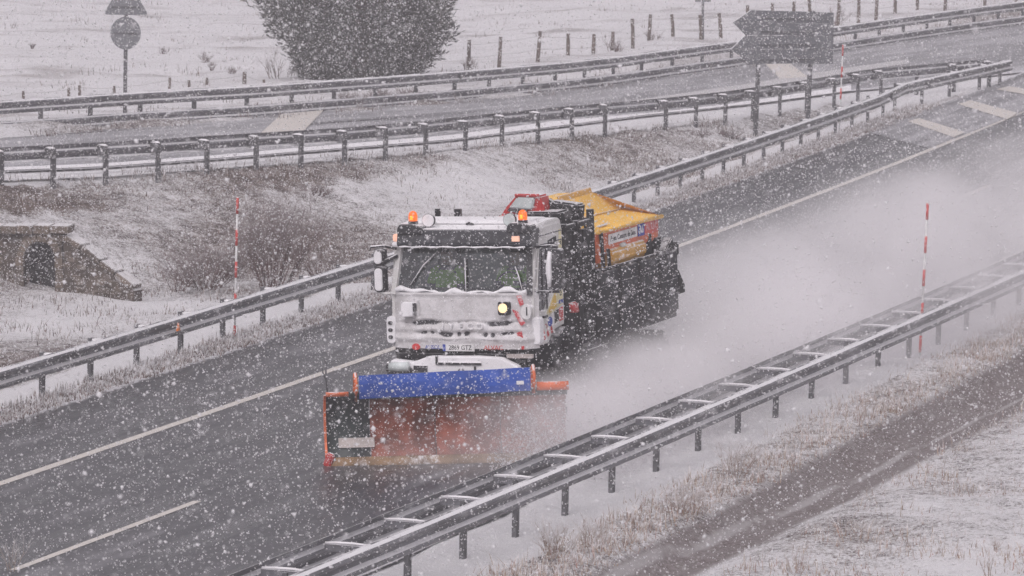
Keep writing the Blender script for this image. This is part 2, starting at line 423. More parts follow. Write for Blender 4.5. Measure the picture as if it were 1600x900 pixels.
# ================================================================== SETTING
# ---- terrain: one sheet out to the horizon
def bumps(X, Y):
    z = 0
    for i, (w, a) in enumerate([(0.35, 0.10), (0.8, 0.07), (1.7, 0.05), (3.3, 0.03)]):
        for k in range(3):
            th = 0.7 + 2.1 * k + i * 0.9
            z = z + a / 1.7 * np.sin(w * (X * math.cos(th) + Y * math.sin(th)) + 1.3 * k + i * 2.1 + 0.8 * np.sin(0.6 * w * (X * math.sin(th) - Y * math.cos(th))))
    return z
def steps(segs):
    out = []
    for a, b, d in segs: out += list(np.arange(a, b, d))
    return np.array(out + [segs[-1][1]])
gs = steps([(-80, 20, 10), (20, 126, 0.45), (126, 200, 1.0), (200, 300, 5), (300, 1200, 60)])
go = steps([(-700, -100, 50), (-100, -48, 4), (-48, -3.6, 0.4), (-3.6, -2.6, 0.2), (-2.6, 8, 2.65), (8, 13, 0.2), (13, 24, 0.5), (24, 60, 6), (60, 500, 44)])
GS, GO = np.meshgrid(gs, go, indexing='ij')
GX, GY = so2xy(GS, GO)
GZ = base(GX, GY) + prof(GS, GO)
on_ = np.interp(GS, ON_S, ON_O); of_ = np.interp(GS, OF_S, OF_O)
rampm = smooth(-1.6, -0.6, GO - of_) * (1 - smooth(0.4, 1.4, GO - on_))
mainm = smooth(-3.5, -2.9, GO) * (1 - smooth(7.3, 8.6, GO))
flat = np.maximum(rampm, mainm)
flat = np.where((GS > 112) & (GO > of_), 1, flat)
GZ = GZ + bumps(GX, GY) * (1 - flat) * (1 - 0.8 * smooth(9.6, 10.4, GO) * (1 - smooth(12.5, 14.5, GO))) * (0.35 + 0.65 * smooth(0.5, 2.0, np.minimum(np.abs(GO + 3), np.abs(GO - 9))))
GZ = GZ - 0.05 * smooth(-2.75, -2.6, GO) * (1 - smooth(7.4, 8.2, GO)) - 0.06 * rampm
# cover of snow and bare earth
t_ = np.clip((-4.0 - GO) / np.maximum(-4.0 - on_, 0.3), 0, 1)
snow = 0.58 + 0.18 * (1 - smooth(-4.4, -3.4, GO)) * 0
snow = np.where(GO < -3.2, 0.53 + 0.12 * np.sin(GS * 0.31 + 1) * np.sin(GO * 0.5), snow)
snow = np.where((GO < -3.0) & (GO > -4.3), 0.86, snow)
snow = np.where((GO < -4.5) & (t_ > 0.75) & (GS < 85), 0.46 + 0.07 * np.sin(GS * 0.7) - 0.03 * (GS < 78), snow)
snow = np.where((t_ > 0.95) & (GO > of_), 0.95, snow)
snow = np.where((GO > 7.5) & (GO < 9.4), 0.95, snow)
snow = np.where((GO >= 9.4) & (GO < 10.6), 0.54, snow)
snow = np.where(GO > 12, 0.54 + 0.12 * smooth(12.5, 16, GO) + 0.03 * np.sin(GS * 0.9 + GO) * np.sin(GO * 1.3), snow)
pasture = smooth(0.5, 5, of_ - GO)
dirt = smooth(10.5, 10.75, GO) * (1 - smooth(11.25 + 0.05 * (GS - 34), 12.1 + 0.06 * (GS - 34), GO))
dirt = np.maximum(dirt, smooth(-7.6, -7.0, GO) * (1 - smooth(-5.9, -5.3, GO)) * (1 - smooth(56, 66, GS)) * 1.0)
dirt = dirt * 0.95
slush = np.exp(-((GO - (10.95 + 0.055 * (GS - 36))) / 0.13) ** 2) * (GS < 70) * (GO > 10)
ni, nj = GS.shape
idx = np.arange(ni * nj).reshape(ni, nj)
FC = np.stack([idx[:-1, :-1], idx[1:, :-1], idx[1:, 1:], idx[:-1, 1:]], -1).reshape(-1, 4)[:, ::-1]
ground = struct(npmesh('ground', np.stack([GX, GY, GZ], -1).reshape(-1, 3), FC, M['ground'], smooth=True,
                       attrs=dict(snow=snow, dirt=dirt, pasture=pasture, slush=slush)))

# ---- roads
def road_grid(name, ss, oo, lift, mat, edge=None, parent=None):
    A, B = np.meshgrid(ss, oo, indexing='ij'); X, Y = so2xy(A, B); Z = base(X, Y) + lift
    k = np.arange(A.size).reshape(A.shape)
    f = np.stack([k[:-1, :-1], k[1:, :-1], k[1:, 1:], k[:-1, 1:]], -1).reshape(-1, 4)[:, ::-1]
    e = np.zeros_like(A) if edge is None else edge(A, B)
    return npmesh(name, np.stack([X, Y, Z], -1).reshape(-1, 3), f, mat, parent, attrs=dict(edge=e), uv=np.stack([B, A], -1).reshape(-1, 2))
sr_ = np.concatenate([np.arange(-60, 20, 5), np.arange(20, 170, 0.5), np.arange(170, 320, 5), np.arange(320, 1100, 60)])
main = struct(road_grid('main_road', sr_, np.array([-2.72, -2.5, -2.0, -1, 0, 1.2, 2.4, 3.6, 4.8, 6, 7.2, 8.0]), 0.0, M['road'],
                        edge=lambda A, B: np.where(B < -2.6, 0.9, np.where(B < -2.4, 0.35, np.where(B > 7.6, 0.8, 0.0)))))
def stripe(name, s0, s1, o0, o1, parent=main, lift=0.006):
    ss = np.linspace(s0, s1, max(2, int((s1 - s0) / 2) + 1))
    return road_grid(name, ss, np.array([o0, o1]), lift, M['paint'], parent=parent)
stripe('edge_line', 0, 160, -0.09, 0.09)
stripe('edge_line', 0, 160, 7.12, 7.28)
ds = 30.1
while ds > 0: ds -= 17.0
while ds < 160:
    stripe('lane_dash', ds, ds + 6.2, 3.37 + 0.0 * ds, 3.50)
    ds += 16.8
def world_strip(name, A, B, n, m, lift, mat, parent=None, edge=(0, 0), ext=(0, 0)):
    """sheet between two lines picked in the photograph"""
    def res(L):
        P = [at(*q) for q in L]
        if ext[0]: P.insert(0, P[0] + (P[0] - P[1]).normalized() * ext[0])
        if ext[1]: P.append(P[-1] + (P[-1] - P[-2]).normalized() * ext[1])
        P = np.array([[p.x, p.y] for p in P]); d = np.concatenate([[0], np.cumsum(np.hypot(*np.diff(P, axis=0).T))]); d /= d[-1]
        t = np.linspace(0, 1, n); return np.stack([np.interp(t, d, P[:, 0]), np.interp(t, d, P[:, 1])], -1), d
    a, _ = res(A); b, _ = res(B)
    w = np.linspace(0, 1, m)[None, :, None]
    P = a[:, None] * (1 - w) + b[:, None] * w
    Z = zt(P[..., 0], P[..., 1]) + lift
    k = np.arange(n * m).reshape(n, m)
    f = np.stack([k[:-1, :-1], k[1:, :-1], k[1:, 1:], k[:-1, 1:]], -1).reshape(-1, 4)
    ww = np.broadcast_to(w[..., 0], (n, m)); e = np.maximum(edge[0] * (1 - ww * 6), edge[1] * (1 - (1 - ww) * 6))
    L = np.hypot(*(np.diff(a, axis=0).T)).sum()
    uv = np.stack([ww * 6, np.broadcast_to(np.linspace(0, L, n)[:, None], (n, m))], -1)
    return npmesh(name, np.concatenate([P, Z[..., None]], -1).reshape(-1, 3), f, mat, parent, attrs=dict(edge=np.clip(e, 0, 1)), uv=uv.reshape(-1, 2))
NEAR_L = [(-40, 271), (0, 268), (160, 262), (350, 248), (470, 238), (700, 220), (1000, 182), (1200, 160), (1330, 142), (1480, 126), (1600, 112)]
FAR_L = [(-40, 210), (0, 207), (200, 192), (400, 180), (700, 157), (860, 142), (1000, 124), (1160, 102), (1350, 72), (1500, 50), (1600, 36)]
ramp = struct(world_strip('exit_road', NEAR_L, FAR_L, 160, 14, -0.005, M['ramp'], edge=(0.9, 0.7), ext=(45, 22)))
gore = world_strip('gore_area', [(1330, 200), (1400, 187), (1480, 160), (1540, 140), (1600, 122)], [(1450, 232), (1500, 214), (1560, 190), (1600, 174), (1640, 160)], 30, 4, 0.012, M['ramp'], main)
def quad_mark(name, pts, parent, lift=0.02):
    P = [at(*q) for q in pts]
    vs = [(p.x, p.y, p.z + lift) for p in P]
    # subdivide so it follows the surface
    m = MB(); nseg = 8; g = []
    for i in range(nseg + 1):
        a = Vector(vs[0]).lerp(Vector(vs[1]), i / nseg); b = Vector(vs[3]).lerp(Vector(vs[2]), i / nseg)
        for k in range(5):
            q = a.lerp(b, k / 4); q.z = float(zt(q.x, q.y)) + lift; g.append(q)
    m.add(g, [(i * 5 + k, i * 5 + k + 1, i * 5 + k + 6, i * 5 + k + 5) for i in range(nseg) for k in range(4)])
    return m.build(name, M['paint'], parent)
quad_mark('road_marking', [(404, 212), (440, 179), (506, 173), (474, 206)], ramp)
quad_mark('road_marking', [(1192, 97), (1228, 95), (1262, 121), (1219, 124)], ramp)
for q in ([(1418, 191), (1436, 186), (1508, 208), (1490, 216)], [(1497, 164), (1516, 158), (1590, 178), (1574, 188)], [(1556, 141), (1575, 136), (1640, 146), (1625, 153)]):
    quad_mark('chevron_stripe', q, main, 0.03)
# snow lying along the ramp shoulder, and the thin drain edge below it
world_strip('snowy_shoulder', [(0, 227 + 40), (160, 261), (350, 247), (470, 237), (700, 219), (1000, 181), (1200, 160), (1330, 142)],
            [(0, 262), (160, 256), (350, 242), (470, 231), (700, 212), (1000, 172), (1200, 145), (1330, 126)], 60, 3, 0.012, M['snow'], ramp, ext=(20, 0)).name = 'shoulder_snow'
world_strip('shoulder_line', [(700, 200), (850, 183), (950, 170), (1130, 146), (1320, 115), (1420, 100)], [(700, 194), (850, 176), (950, 163), (1130, 137), (1320, 107), (1420, 93)], 60, 3, 0.016,
            coated('slush_line', (0.5, 0.49, 0.5), 0.8, var=0.1), ramp)
struct(world_strip('drain_channel', [(-20, 283), (0, 282), (165, 275), (300, 266), (470, 254), (600, 246), (770, 229), (900, 215), (1050, 198), (1130, 189)],
            [(-20, 279), (0, 278), (165, 272), (300, 262), (470, 251), (600, 242), (770, 226), (900, 212), (1050, 195), (1130, 186)], 80, 3, 0.05, M['mortar'], ext=(20, 0)))

# ---- guardrails
PROF = [(0, .16), (.014, .147), (.072, .122), (.083, .094), (.072, .066), (.014, .03), (0, 0), (.014, -.03), (.072, -.066), (.083, -.094), (.072, -.122), (.014, -.147), (0, -.16)]
def beam_mesh(L):
    m = MB(); n = len(PROF)
    vs = []
    for y in (-L / 2, L / 2):
        vs += [(x, y, z) for x, z in PROF] + [(x - 0.006, y, z) for x, z in PROF]
    k = 2 * n; fs = []
    for i in range(n - 1):
        fs += [(i, i + 1, k + i + 1, k + i), (n + i + 1, n + i, k + n + i, k + n + i + 1)]
    fs += [(0, k, k + n, n), (n - 1, 2 * n - 1, k + 2 * n - 1, k + n - 1)]
    m.add(vs, fs); return m
def proto(m, name, mat, smooth=False, bevel=0):
    o = m.build(name, mat, None, smooth, bevel); me = o.data; bpy.data.objects.remove(o); return me
BEAM = proto(beam_mesh(1.0), 'beam', M['steel'])
POST = proto(MB().box((0.028, 0, 0.22), (0.006, 0.12, 1.06)).box((0, 0.057, 0.22), (0.05, 0.006, 1.06)).box((0, -0.057, 0.22), (0.05, 0.006, 1.06)).box((-0.02, 0, 0.22), (0.03, 0.11, 1.05)), 'post', M['post'])
SPACER = proto(MB().box((0, 0, 0), (0.26, 0.10, 0.20)).box((0, 0, 0.105), (0.27, 0.11, 0.012)), 'spacer', M['post'])
SPSNOW = proto(MB().tube([(-0.15, 0, 0.11), (-.05, 0, 0.118), (0.05, 0, 0.12), (0.14, 0, 0.112)], [0.015, 0.028, 0.03, 0.02], 6), 'snow_cap', M['snow'], True)
CROSS = proto(MB().box((0, 0, 0), (0.62, 0.05, 0.09)), 'crossbar', M['steel'])
CRSNOW = proto(MB().tube([(-0.31, 0, .06), (-.1, 0, .07), (.1, 0, .072), (.31, 0, .062)], [.012, .017, .017, .012], 6), 'snow_cap', M['snow'], True)
def put(name, me, parent, loc, rz=0, sc=(1, 1, 1)):
    o = bpy.data.objects.new(name, me); COL.objects.link(o); o.parent = parent
    o.location = loc; o.rotation_euler = (0, 0, rz); o.scale = sc; return o
def guardrail(label, P, beams, spacers=(), post_face=1, cross=False, cross_at=0.0, group='steel guardrails', zb=0.63, seg=2, post_h=1.0):
    """P: list of post feet; beams: (sideways offset, face +1/-1, height of the beam's middle)"""
    root = thing('guardrail', label, 'guardrail', P[0], group=group)
    P = [p - P[0] for p in P]; n = len(P)
    T = []
    for i in range(n):
        d = P[min(i + 1, n - 1)] - P[max(i - 1, 0)]; d.z = 0; d.normalize(); T.append(d)
    R = [Vector((d.y, -d.x, 0)) for d in T]; rz = [math.atan2(-d.x, d.y) for d in T]
    for i in range(n):
        put('post', POST, root, P[i], rz[i] + (0 if post_face > 0 else math.pi), (1, 1, post_h))
        for off, zz in spacers:
            s = put('spacer', SPACER, root, P[i] + R[i] * off + Vector((0, 0, zz)), rz[i])
            if off * post_face != 0: put('snow_cap', SPSNOW, s, (0, 0, 0))
        if cross:
            s = put('crossbar', CROSS, root, P[i] + R[i] * cross_at + Vector((0, 0, zb + 0.06)), rz[i]); put('snow_cap', CRSNOW, s, (0, 0, 0))
    for off, face, zc in beams:
        k = 0
        for i in range(0, n - 1, seg):
            j = min(i + seg, n - 1)
            a = P[i] + R[i] * off; b = P[j] + R[j] * off; d = b - a
            e = 0.004 * (k % 2); k += 1
            o = put('beam', BEAM, root, (a + b) / 2 + Vector((0, 0, zc)) + R[i] * (e * face), 0, (1, d.length + 0.24, 1.08))
            q = math.atan2(-d.x, d.y) + (0 if face > 0 else math.pi)
            tilt = math.atan2(d.z, math.hypot(d.x, d.y)) * (1 if face > 0 else -1)
            o.rotation_euler = Euler((tilt, 0, q), 'XYZ')
    return root
def so_pts(s0, s1, step, o):
    out = []
    for s in np.arange(s0, s1 + 1e-6, step):
        X, Y = so2xy(s, o(s) if callable(o) else o); out.append(Vector((float(X), float(Y), float(zt(X, Y)))))
    return out
# roadside rail, image left: straight along the road, then bent round the nose of the gore
P1 = so_pts(19.6, 105.6, 2.0, -3.40)
nose = [at(1398, 171), at(1440, 163), at(1483, 151), at(1530, 139), at(1562, 133)]
g1 = guardrail('long steel guardrail along the verge left of the truck, orange reflector on it', P1 + nose, [(0.27, 1, 0.60)], [(0.12, 0.60)], 1, zb=0.6)
ref = MB().prism([(-.045, -.04), (.045, -.04), (0, .05)], 0, 0, 0.03).build('reflector', M['orange_refl'], g1)
q = Vector(so2xy(50.45, -3.40 + 0.28)).to_3d() if False else None
X, Y = so2xy(50.55, -3.03); ref.location = Vector((float(X), float(Y), float(base(X, Y)) + 0.60)) - g1.location; ref.rotation_euler = (0, 0, -yaw_at(50.5)); ref.scale = (1, 1.5, 1.5)
# rail on this side of the exit road
L2 = [(-62, 294), (2, 290), (83, 285), (165, 280), (247, 275), (323, 271), (400, 264), (470, 261), (538, 255), (602, 249), (665, 243), (727, 238), (784, 229), (840, 223), (893, 217), (945, 210), (1040, 203), (1087, 198), (1133, 192), (1176, 186), (1218, 179), (1260, 172), (1303, 165), (1340, 158), (1376, 152), (1432, 146), (1490, 141), (1545, 136)]
P2 = [at(*p) for p in L2]; d0 = (P2[0] - P2[1]).normalized() * 2.0
def on_g(p): return Vector((p.x, p.y, float(zt(p.x, p.y))))
P2 = [on_g(P2[0] + d0 * k) for k in range(18, 0, -1)] + P2
guardrail('steel guardrail along the near edge of the exit road, seen from behind', P2, [(-0.2, -1, 0.64)], [(-0.1, 0.64)], -1, post_h=0.90)
# rail beyond the exit road, with a second low rail under the beam
L3 = [(-20, 208), (0, 207), (200, 192), (400, 180), (700, 156), (860, 141), (1000, 123), (1160, 101), (1350, 71), (1500, 49), (1600, 36), (1700, 20)]
Q = [at(*p) for p in L3]; Q.insert(0, Q[0] + (Q[1] - Q[2]).normalized() * 34)
def resample(Q, step):
    P = np.array([[p.x, p.y] for p in Q]); d = np.concatenate([[0], np.cumsum(np.hypot(*np.diff(P, axis=0).T))])
    t = np.arange(0, d[-1], step); return [Vector((x, y, float(zt(x, y)))) for x, y in zip(np.interp(t, d, P[:, 0]), np.interp(t, d, P[:, 1]))]
P3 = resample(Q, 2.0)
guardrail('double height steel guardrail beyond the exit road, at the edge of the pasture', P3, [(0.2, 1, 0.66), (0.16, 1, 0.12)], [(0.08, 0.66)], 1)
# double sided rail in the median, image right
om = lambda s: 8.72 + 0.017 * (s - 34)
P4 = so_pts(16.6, 130.6, 2.0, om)
guardrail('double sided steel guardrail with snowy crossbars between its two beams, nearest the camera', P4, [(0.33, 1, 0.66), (-0.36, -1, 0.66)], (), 1, cross=True, cross_at=-0.02, zb=0.66)

# ---- snow poles (red and white)
def snow_pole(label, p, h, lean, first=0.0):
    root = thing('snow_pole', label, 'snow pole', p, (0, lean, 0), 'red and white snow poles')
    MB().tube([(0, 0, -0.3), (0, 0, h)], 0.021, 10).build('pole', M['polew'], root, True)
    z = h - 0.02
    while z > 0.05:
        MB().tube([(0, 0, max(0, z - 0.29)), (0, 0, z)], 0.0245, 10).build('red_band', M['red'], root, True); z -= 0.58
    return root
snow_pole('red and white snow pole beside the guardrail left of the truck', at(366.5, 527), 2.56, math.radians(0.6))
snow_pole('red and white snow pole behind the median guardrail, blurred by the spray', at(1437, 560), 2.74, math.radians(1.4))
snow_pole('red and white snow pole beside the big arrow sign, thinnest and farthest of the poles', at(1311, 207), 2.36, math.radians(1.2))

# ---- road signs, seen from behind
def strip_poly(poly, t): return [(x, z) for x, z in poly]
p = at(195, 191)
sg = thing('traffic_sign', 'sign on a single pole seen from behind, triangle above a round plate', 'road sign', p, (0, math.radians(0.2), math.radians(0)))
MB().box((0, 0, 1.9), (0.10, 0.05, 4.4)).build('pole', M['post'], sg)
ring = [(0.40 * math.cos(i * math.pi / 20), 2.36 + 0.43 * math.sin(i * math.pi / 20)) for i in range(40)]
dsc = MB().prism(ring, 1, -0.075, -0.045).build('round_plate', M['sign_back'], sg)
MB().box((0, -0.035 - 0.05, 2.36), (0.62, 0.012, 0.05)).build('bracket', M['post'], dsc)
tri = MB().prism([(-0.53, 2.84), (0.53, 2.84), (0.56, 2.90), (0.05, 3.80), (-0.05, 3.80), (-0.56, 2.90)], 1, -0.075, -0.045).build('triangle_plate', M['sign_back'], sg)
MB().box((0, -0.085, 3.05), (0.74, 0.012, 0.05)).build('bracket', M['post'], tri)
pa, pb = at(1180, 216), at(1261, 211)
ds_ = thing('direction_sign', 'large dark arrow shaped direction sign on two posts seen from behind', 'road sign', pa)
vec = pb - pa; ang = math.atan2(vec.y, vec.x)
ds_.rotation_euler = (0, math.radians(1.6), ang)
Lp = vec.length; sc = 61.0   # pixels per metre there
MB().box((0, 0, 1.45), (0.10, 0.08, 3.9)).build('post', M['post'], ds_); MB().box((Lp, 0, 1.45), (0.10, 0.08, 3.9)).build('post', M['post'], ds_)
u = lambda px, py: ((px - 1180) / (81.0 / Lp) - (214 - py) * 0.025 / (81.0 / Lp), (214 - py) / 60.5)
def pnl(pts, d): return MB().prism([u(*q) for q in pts], 1, -0.09 - d, -0.05 - d).build('arrow_panel', M['sign_back'], ds_)
for a in ([(1140, 26), (1167, 7), (1240, 9.2), (1240, 28.6), (1155, 27)], [(1240, 9.2), (1296, 11.5), (1296, 29.5), (1240, 28.6)],
          [(1140.5, 26.6), (1240, 28.9), (1240, 47.5), (1160, 47)], [(1240, 28.9), (1296, 29.8), (1296, 48.5), (1240, 47.5)],
          [(1138, 69), (1158, 48.0), (1240, 48.3), (1240, 70)], [(1240, 48.3), (1296, 49.3), (1296, 71), (1240, 70)],
          [(1138.5, 69.8), (1240, 70.8), (1240, 93.5), (1168, 93.5)], [(1240, 70.8), (1296, 71.8), (1296, 95), (1240, 93.5)]):
    pnl(a, 0)
for z in (2.1, 2.5, 2.85, 3.2): MB().box((Lp / 2, -0.115, z), (2.0, 0.02, 0.03)).build('bracket', M['post'], ds_)
p = at(1098, 70)
fs_ = thing('small_sign', 'small square sign on a thin pole in the pasture, cut by the top edge', 'road sign', p, (0, math.radians(-1), 0))
MB().box((0, 0, 0.9), (0.085, 0.06, 2.6)).build('pole', M['post'], fs_)
MB().box((0, -0.06, 1.66), (0.52, 0.03, 0.42)).build('plate', M['sign_back'], fs_)

# ---- pasture fences
def fence(label, posts, wires, group):
    p0 = at(*posts[0][:2]); root = thing('fence', label, 'fence', p0, group=group); tops = []
    for i, (px, py, top, lean) in enumerate(posts):
        b = at(px, py); D = b.y; h = (py - top) / (F / D); r = 0.065 if h > 0.45 else 0.045
        l = b - p0; a = Vector((lean * h, 0, h))
        m = MB().tube([l - Vector((0, 0, 0.3)), l + a * 0.5 + Vector((0.008, 0, 0)), l + a], [r, r * 0.95, r * 0.85], 8)
        m.build('fence_post', M['wood'], root); tops.append((l, a))
    for k in wires:
        pts = []
        for (l, a), (l2, a2) in zip(tops, tops[1:]):
            for t in (0, 0.5): pts.append((l + a * k).lerp(l2 + a2 * k, t) - Vector((0, 0, 0.03 if t else 0)))
        pts.append(tops[-1][0] + tops[-1][1] * k)
        MB().tube(pts, 0.004, 4).build('wire', M['wire'], root)
    return root
fence('row of grey wooden posts and wire across the pasture right of the tree', [(731, 112, 62, .03), (779, 108, 57, .05), (839, 101, 48, .08), (887, 94, 52, 0), (926, 90, 53, .04), (956, 84, 49, .03), (989, 82, 29, -.04), (1013, 70, 22, .05),
      (1052, 62, 22, -.08), (1096, 70, 23, -.07), (1127, 64, 20, -.1), (1167, 58, 8, 0), (1205, 52, 4, .02), (1238, 48, 2, .04), (1266, 46, -6, -.06), (1308, 46, 0, .05), (1341, 38, -8, 0), (1368, 32, -10, .04), (1398, 28, -14, 0), (1432, 24, -16, .03), (1476, 23, -20, .02), (1538, 14, -30, .02), (1588, 6, -38, 0)], (0.45, 0.85), 'pasture fences')
fence('row of small dark stakes with wire in the snow left of the tree', [(-30, 162, 150, 0), (36, 158, 142, 0), (107, 152, 137, 0), (124, 151, 133, 0), (178, 150, 134, 0), (264, 143, 121, .05), (295, 141, 125, 0), (322, 137, 121, .08), (381, 139, 112, .03), (412, 139, 124, 0)], (0.8,), 'pasture fences')

# ---- stone culvert
def on_truck(_): pass
cb = at(62, 443); cz = cb.z - 0.05
cu = thing('stone_culvert', 'old stone culvert with an arched opening in the snowy bank, far left', 'culvert', (cb.x, cb.y, cz), (0, 0, math.radians(-8)))
def arch(w, h, n=9):
    return [(-w, -0.3), (-w, h - w)] + [(-w * math.cos(math.pi * i / n), h - w + w * math.sin(math.pi * i / n)) for i in range(1, n)] + [(w, h - w), (w, -0.3)]
hole = arch(0.32, 0.92)
MB().plate([(-1.35, -0.6), (0.47, -0.6), (0.47, 1.13), (-1.35, 1.05)], [(x, max(z, -0.55)) for x, z in hole], 1, 0.0, 0.45).build('headwall', M['mortar'], cu)
MB().prism([(x, z) for x, z in arch(0.36, 0.98)], 1, 0.43, 1.3).build('barrel_shade', M['shade'], cu)  # solid block behind the arch, the dark of the opening put into its colour
random.seed(3)
for i in range(11):
    a0 = math.pi * (i + 0.06) / 11; a1 = math.pi * (i + 0.94) / 11; r0, r1 = 0.325, 0.475 + random.uniform(-.02, .03)
    poly = [(-r * math.cos(a), 0.60 + r * math.sin(a)) for r, a in ((r0, a0), (r1, a0), (r1, a1), (r0, a1))]
    MB().prism(poly, 1, -0.05 - random.uniform(0, .02), 0.02).build('arch_stone', M['stone'], cu)
for sx in (-1, 1):
    z = -0.25
    while z < 0.55:
        h = random.uniform(.17, .24); h = min(h, 0.60 - z)
        MB().box((sx * (0.41 + random.uniform(-.01, .02)), -0.01, z + h / 2), (0.16, 0.08, h - 0.015)).build('jamb_stone', M['stone'], cu); z += h
x = -1.4
while x < 0.5:
    w = random.uniform(.26, .4)
    MB().box((x + w / 2, 0.16 + random.uniform(-.02, .02), 1.17 + (x + w / 2) * 0.035), (w - 0.015, 0.60, 0.16 + random.uniform(-.01, .02))).build('coping_stone', M['stone'], cu, bevel=0.015); x += w
wp = MB()
wp.prism([(0, -0.6), (1.65, -0.6), (1.65, 0.02), (1.35, 0.22), (0.85, 0.52), (0.42, 0.80), (0.0, 0.98)], 1, 0.0, 0.35)
ww = wp.build('wing_wall', M['mortar'], cu); ww.location = (0.50, -0.02, 0); ww.rotation_euler = (0, 0, math.radians(-16))
for i, (a, b) in enumerate([((0.02, 1.0), (0.40, .82)), ((0.43, .81), (0.83, .55)), ((0.86, .53), (1.2, .33)), ((1.23, .31), (1.62, .07))]):
    MB().bar((a[0], 0.17, a[1] + .03), (b[0], 0.17, b[1] + .03), 0.42, 0.11).build('coping_stone', M['stone'], ww, bevel=0.012)
for i in range(16):
    xx = random.uniform(0.06, 1.35); zz = random.uniform(-0.1, max(0.0, 0.85 - 0.6 * xx))
    MB().box((xx, -0.008, zz), (random.uniform(.14, .24), 0.03, random.uniform(.09, .15))).build('wall_stone', M['stone'], ww, bevel=0.01)
for i in range(12):
    xx = random.choice([random.uniform(-1.25, -.58), random.uniform(-1.25, -.58), random.uniform(-.5, .4)]); zz = random.uniform(0.0, 0.95)
    if xx > -0.55: zz = 1.0
    MB().box((xx, -0.008, zz), (random.uniform(.15, .26), 0.03, random.uniform(.09, .15))).build('wall_stone', M['stone'], cu, bevel=0.01)

# ---- plants
def blades(name, pts, hs, mat, per=7, w=0.007, spread=0.10, lean=0.5, parent=None):
    """many thin bent stalks: pts (n,3), hs (n,)"""
    n = len(pts); k = n * per
    P = np.repeat(pts, per, 0) + np.concatenate([rng.normal(0, spread, (k, 2)), np.zeros((k, 1))], 1)
    h = np.repeat(hs, per) * rng.uniform(0.45, 1.15, k)
    a = rng.uniform(0, 2 * math.pi, k); ln = np.abs(rng.normal(0, lean, k)) * h
    d = np.stack([np.cos(a) * ln, np.sin(a) * ln, h], 1)
    sd_ = np.stack([-np.sin(a), np.cos(a), np.zeros(k)], 1) * (w * rng.uniform(0.6, 1.4, k))[:, None]
    mid = P + d * np.array([0.35, 0.35, 0.6])
    V = np.stack([P - sd_, P + sd_, mid + sd_ * 0.8, mid - sd_ * 0.8, P + d], 1).reshape(-1, 3)
    b = np.arange(k)[:, None] * 5
    T = np.concatenate([b + [0, 1, 2], b + [0, 2, 3], b + [3, 2, 4]], 0)
    tone = np.repeat(rng.random(k), 5); tip = np.tile([0, 0, .6, .6, 1.0], k)
    return npmesh(name, V, T, mat, parent, attrs=dict(tone=tone, tip=tip))
def scatter(n, s0, s1, o0, o1, keep=None):
    s = rng.uniform(s0, s1, n); o = rng.uniform(0, 1, n)
    lo = o0(s) if callable(o0) else o0; hi = o1(s) if callable(o1) else o1
    o = lo + (hi - lo) * o
    if keep is not None:
        m = keep(s, o); s, o = s[m], o[m]
    X, Y = so2xy(s, o); return np.stack([X, Y, base(X, Y) + prof(s, o) - 0.01], 1), s, o
pn = lambda s, o: (np.sin(s * 0.9 + 1.3 * np.sin(o * 1.1)) * np.sin(o * 1.7 + 0.6 * s) + 0.6 * np.sin(2.3 * s + o)) > rng.normal(0, 0.7, len(s))
A1, s1, o1 = scatter(4200, 30, 110, -3.45, -2.66)
stuff(blades('verge_grass', A1, rng.uniform(0.07, 0.2, len(A1)), M['blade'], 6))
A2, s2, o2 = scatter(7500, 44, 100, lambda s: np.interp(s, ON_S, ON_O) + 0.4, -4.6, pn)
stuff(blades('bank_grass', A2, rng.uniform(0.08, 0.26, len(A2)), M['blade'], 6, spread=0.14, lean=0.9))
A3, s3, o3 = scatter(1900, 26, 62, 9.5, 10.65, lambda s, o: rng.random(len(s)) < 0.25 + 0.75 * (o - 9.5))
stuff(blades('ditch_edge_grass', A3, rng.uniform(0.05, 0.26, len(A3)) ** 1.0, M['straw'], 8, 0.005, 0.12, 1.0))
A4, s4, o4 = scatter(6000, 24, 64, 12.3, 19, pn)
stuff(blades('meadow_grass', A4, rng.uniform(0.06, 0.26, len(A4)), M['straw'], 5, 0.005, 0.12, 0.8))
A5, s5, o5 = scatter(5000, 84, 190, -45, lambda s: np.interp(s, OF_S, OF_O) - 0.4, lambda s, o: np.where(np.interp(s, OF_S, OF_O) - o < 5, rng.random(len(s)) < 0.8, pn(s, o) & (rng.random(len(s)) < 0.18)))
stuff(blades('pasture_grass', A5, rng.uniform(0.1, 0.35, len(A5)), M['blade'], 7, 0.010, 0.22, 0.8))
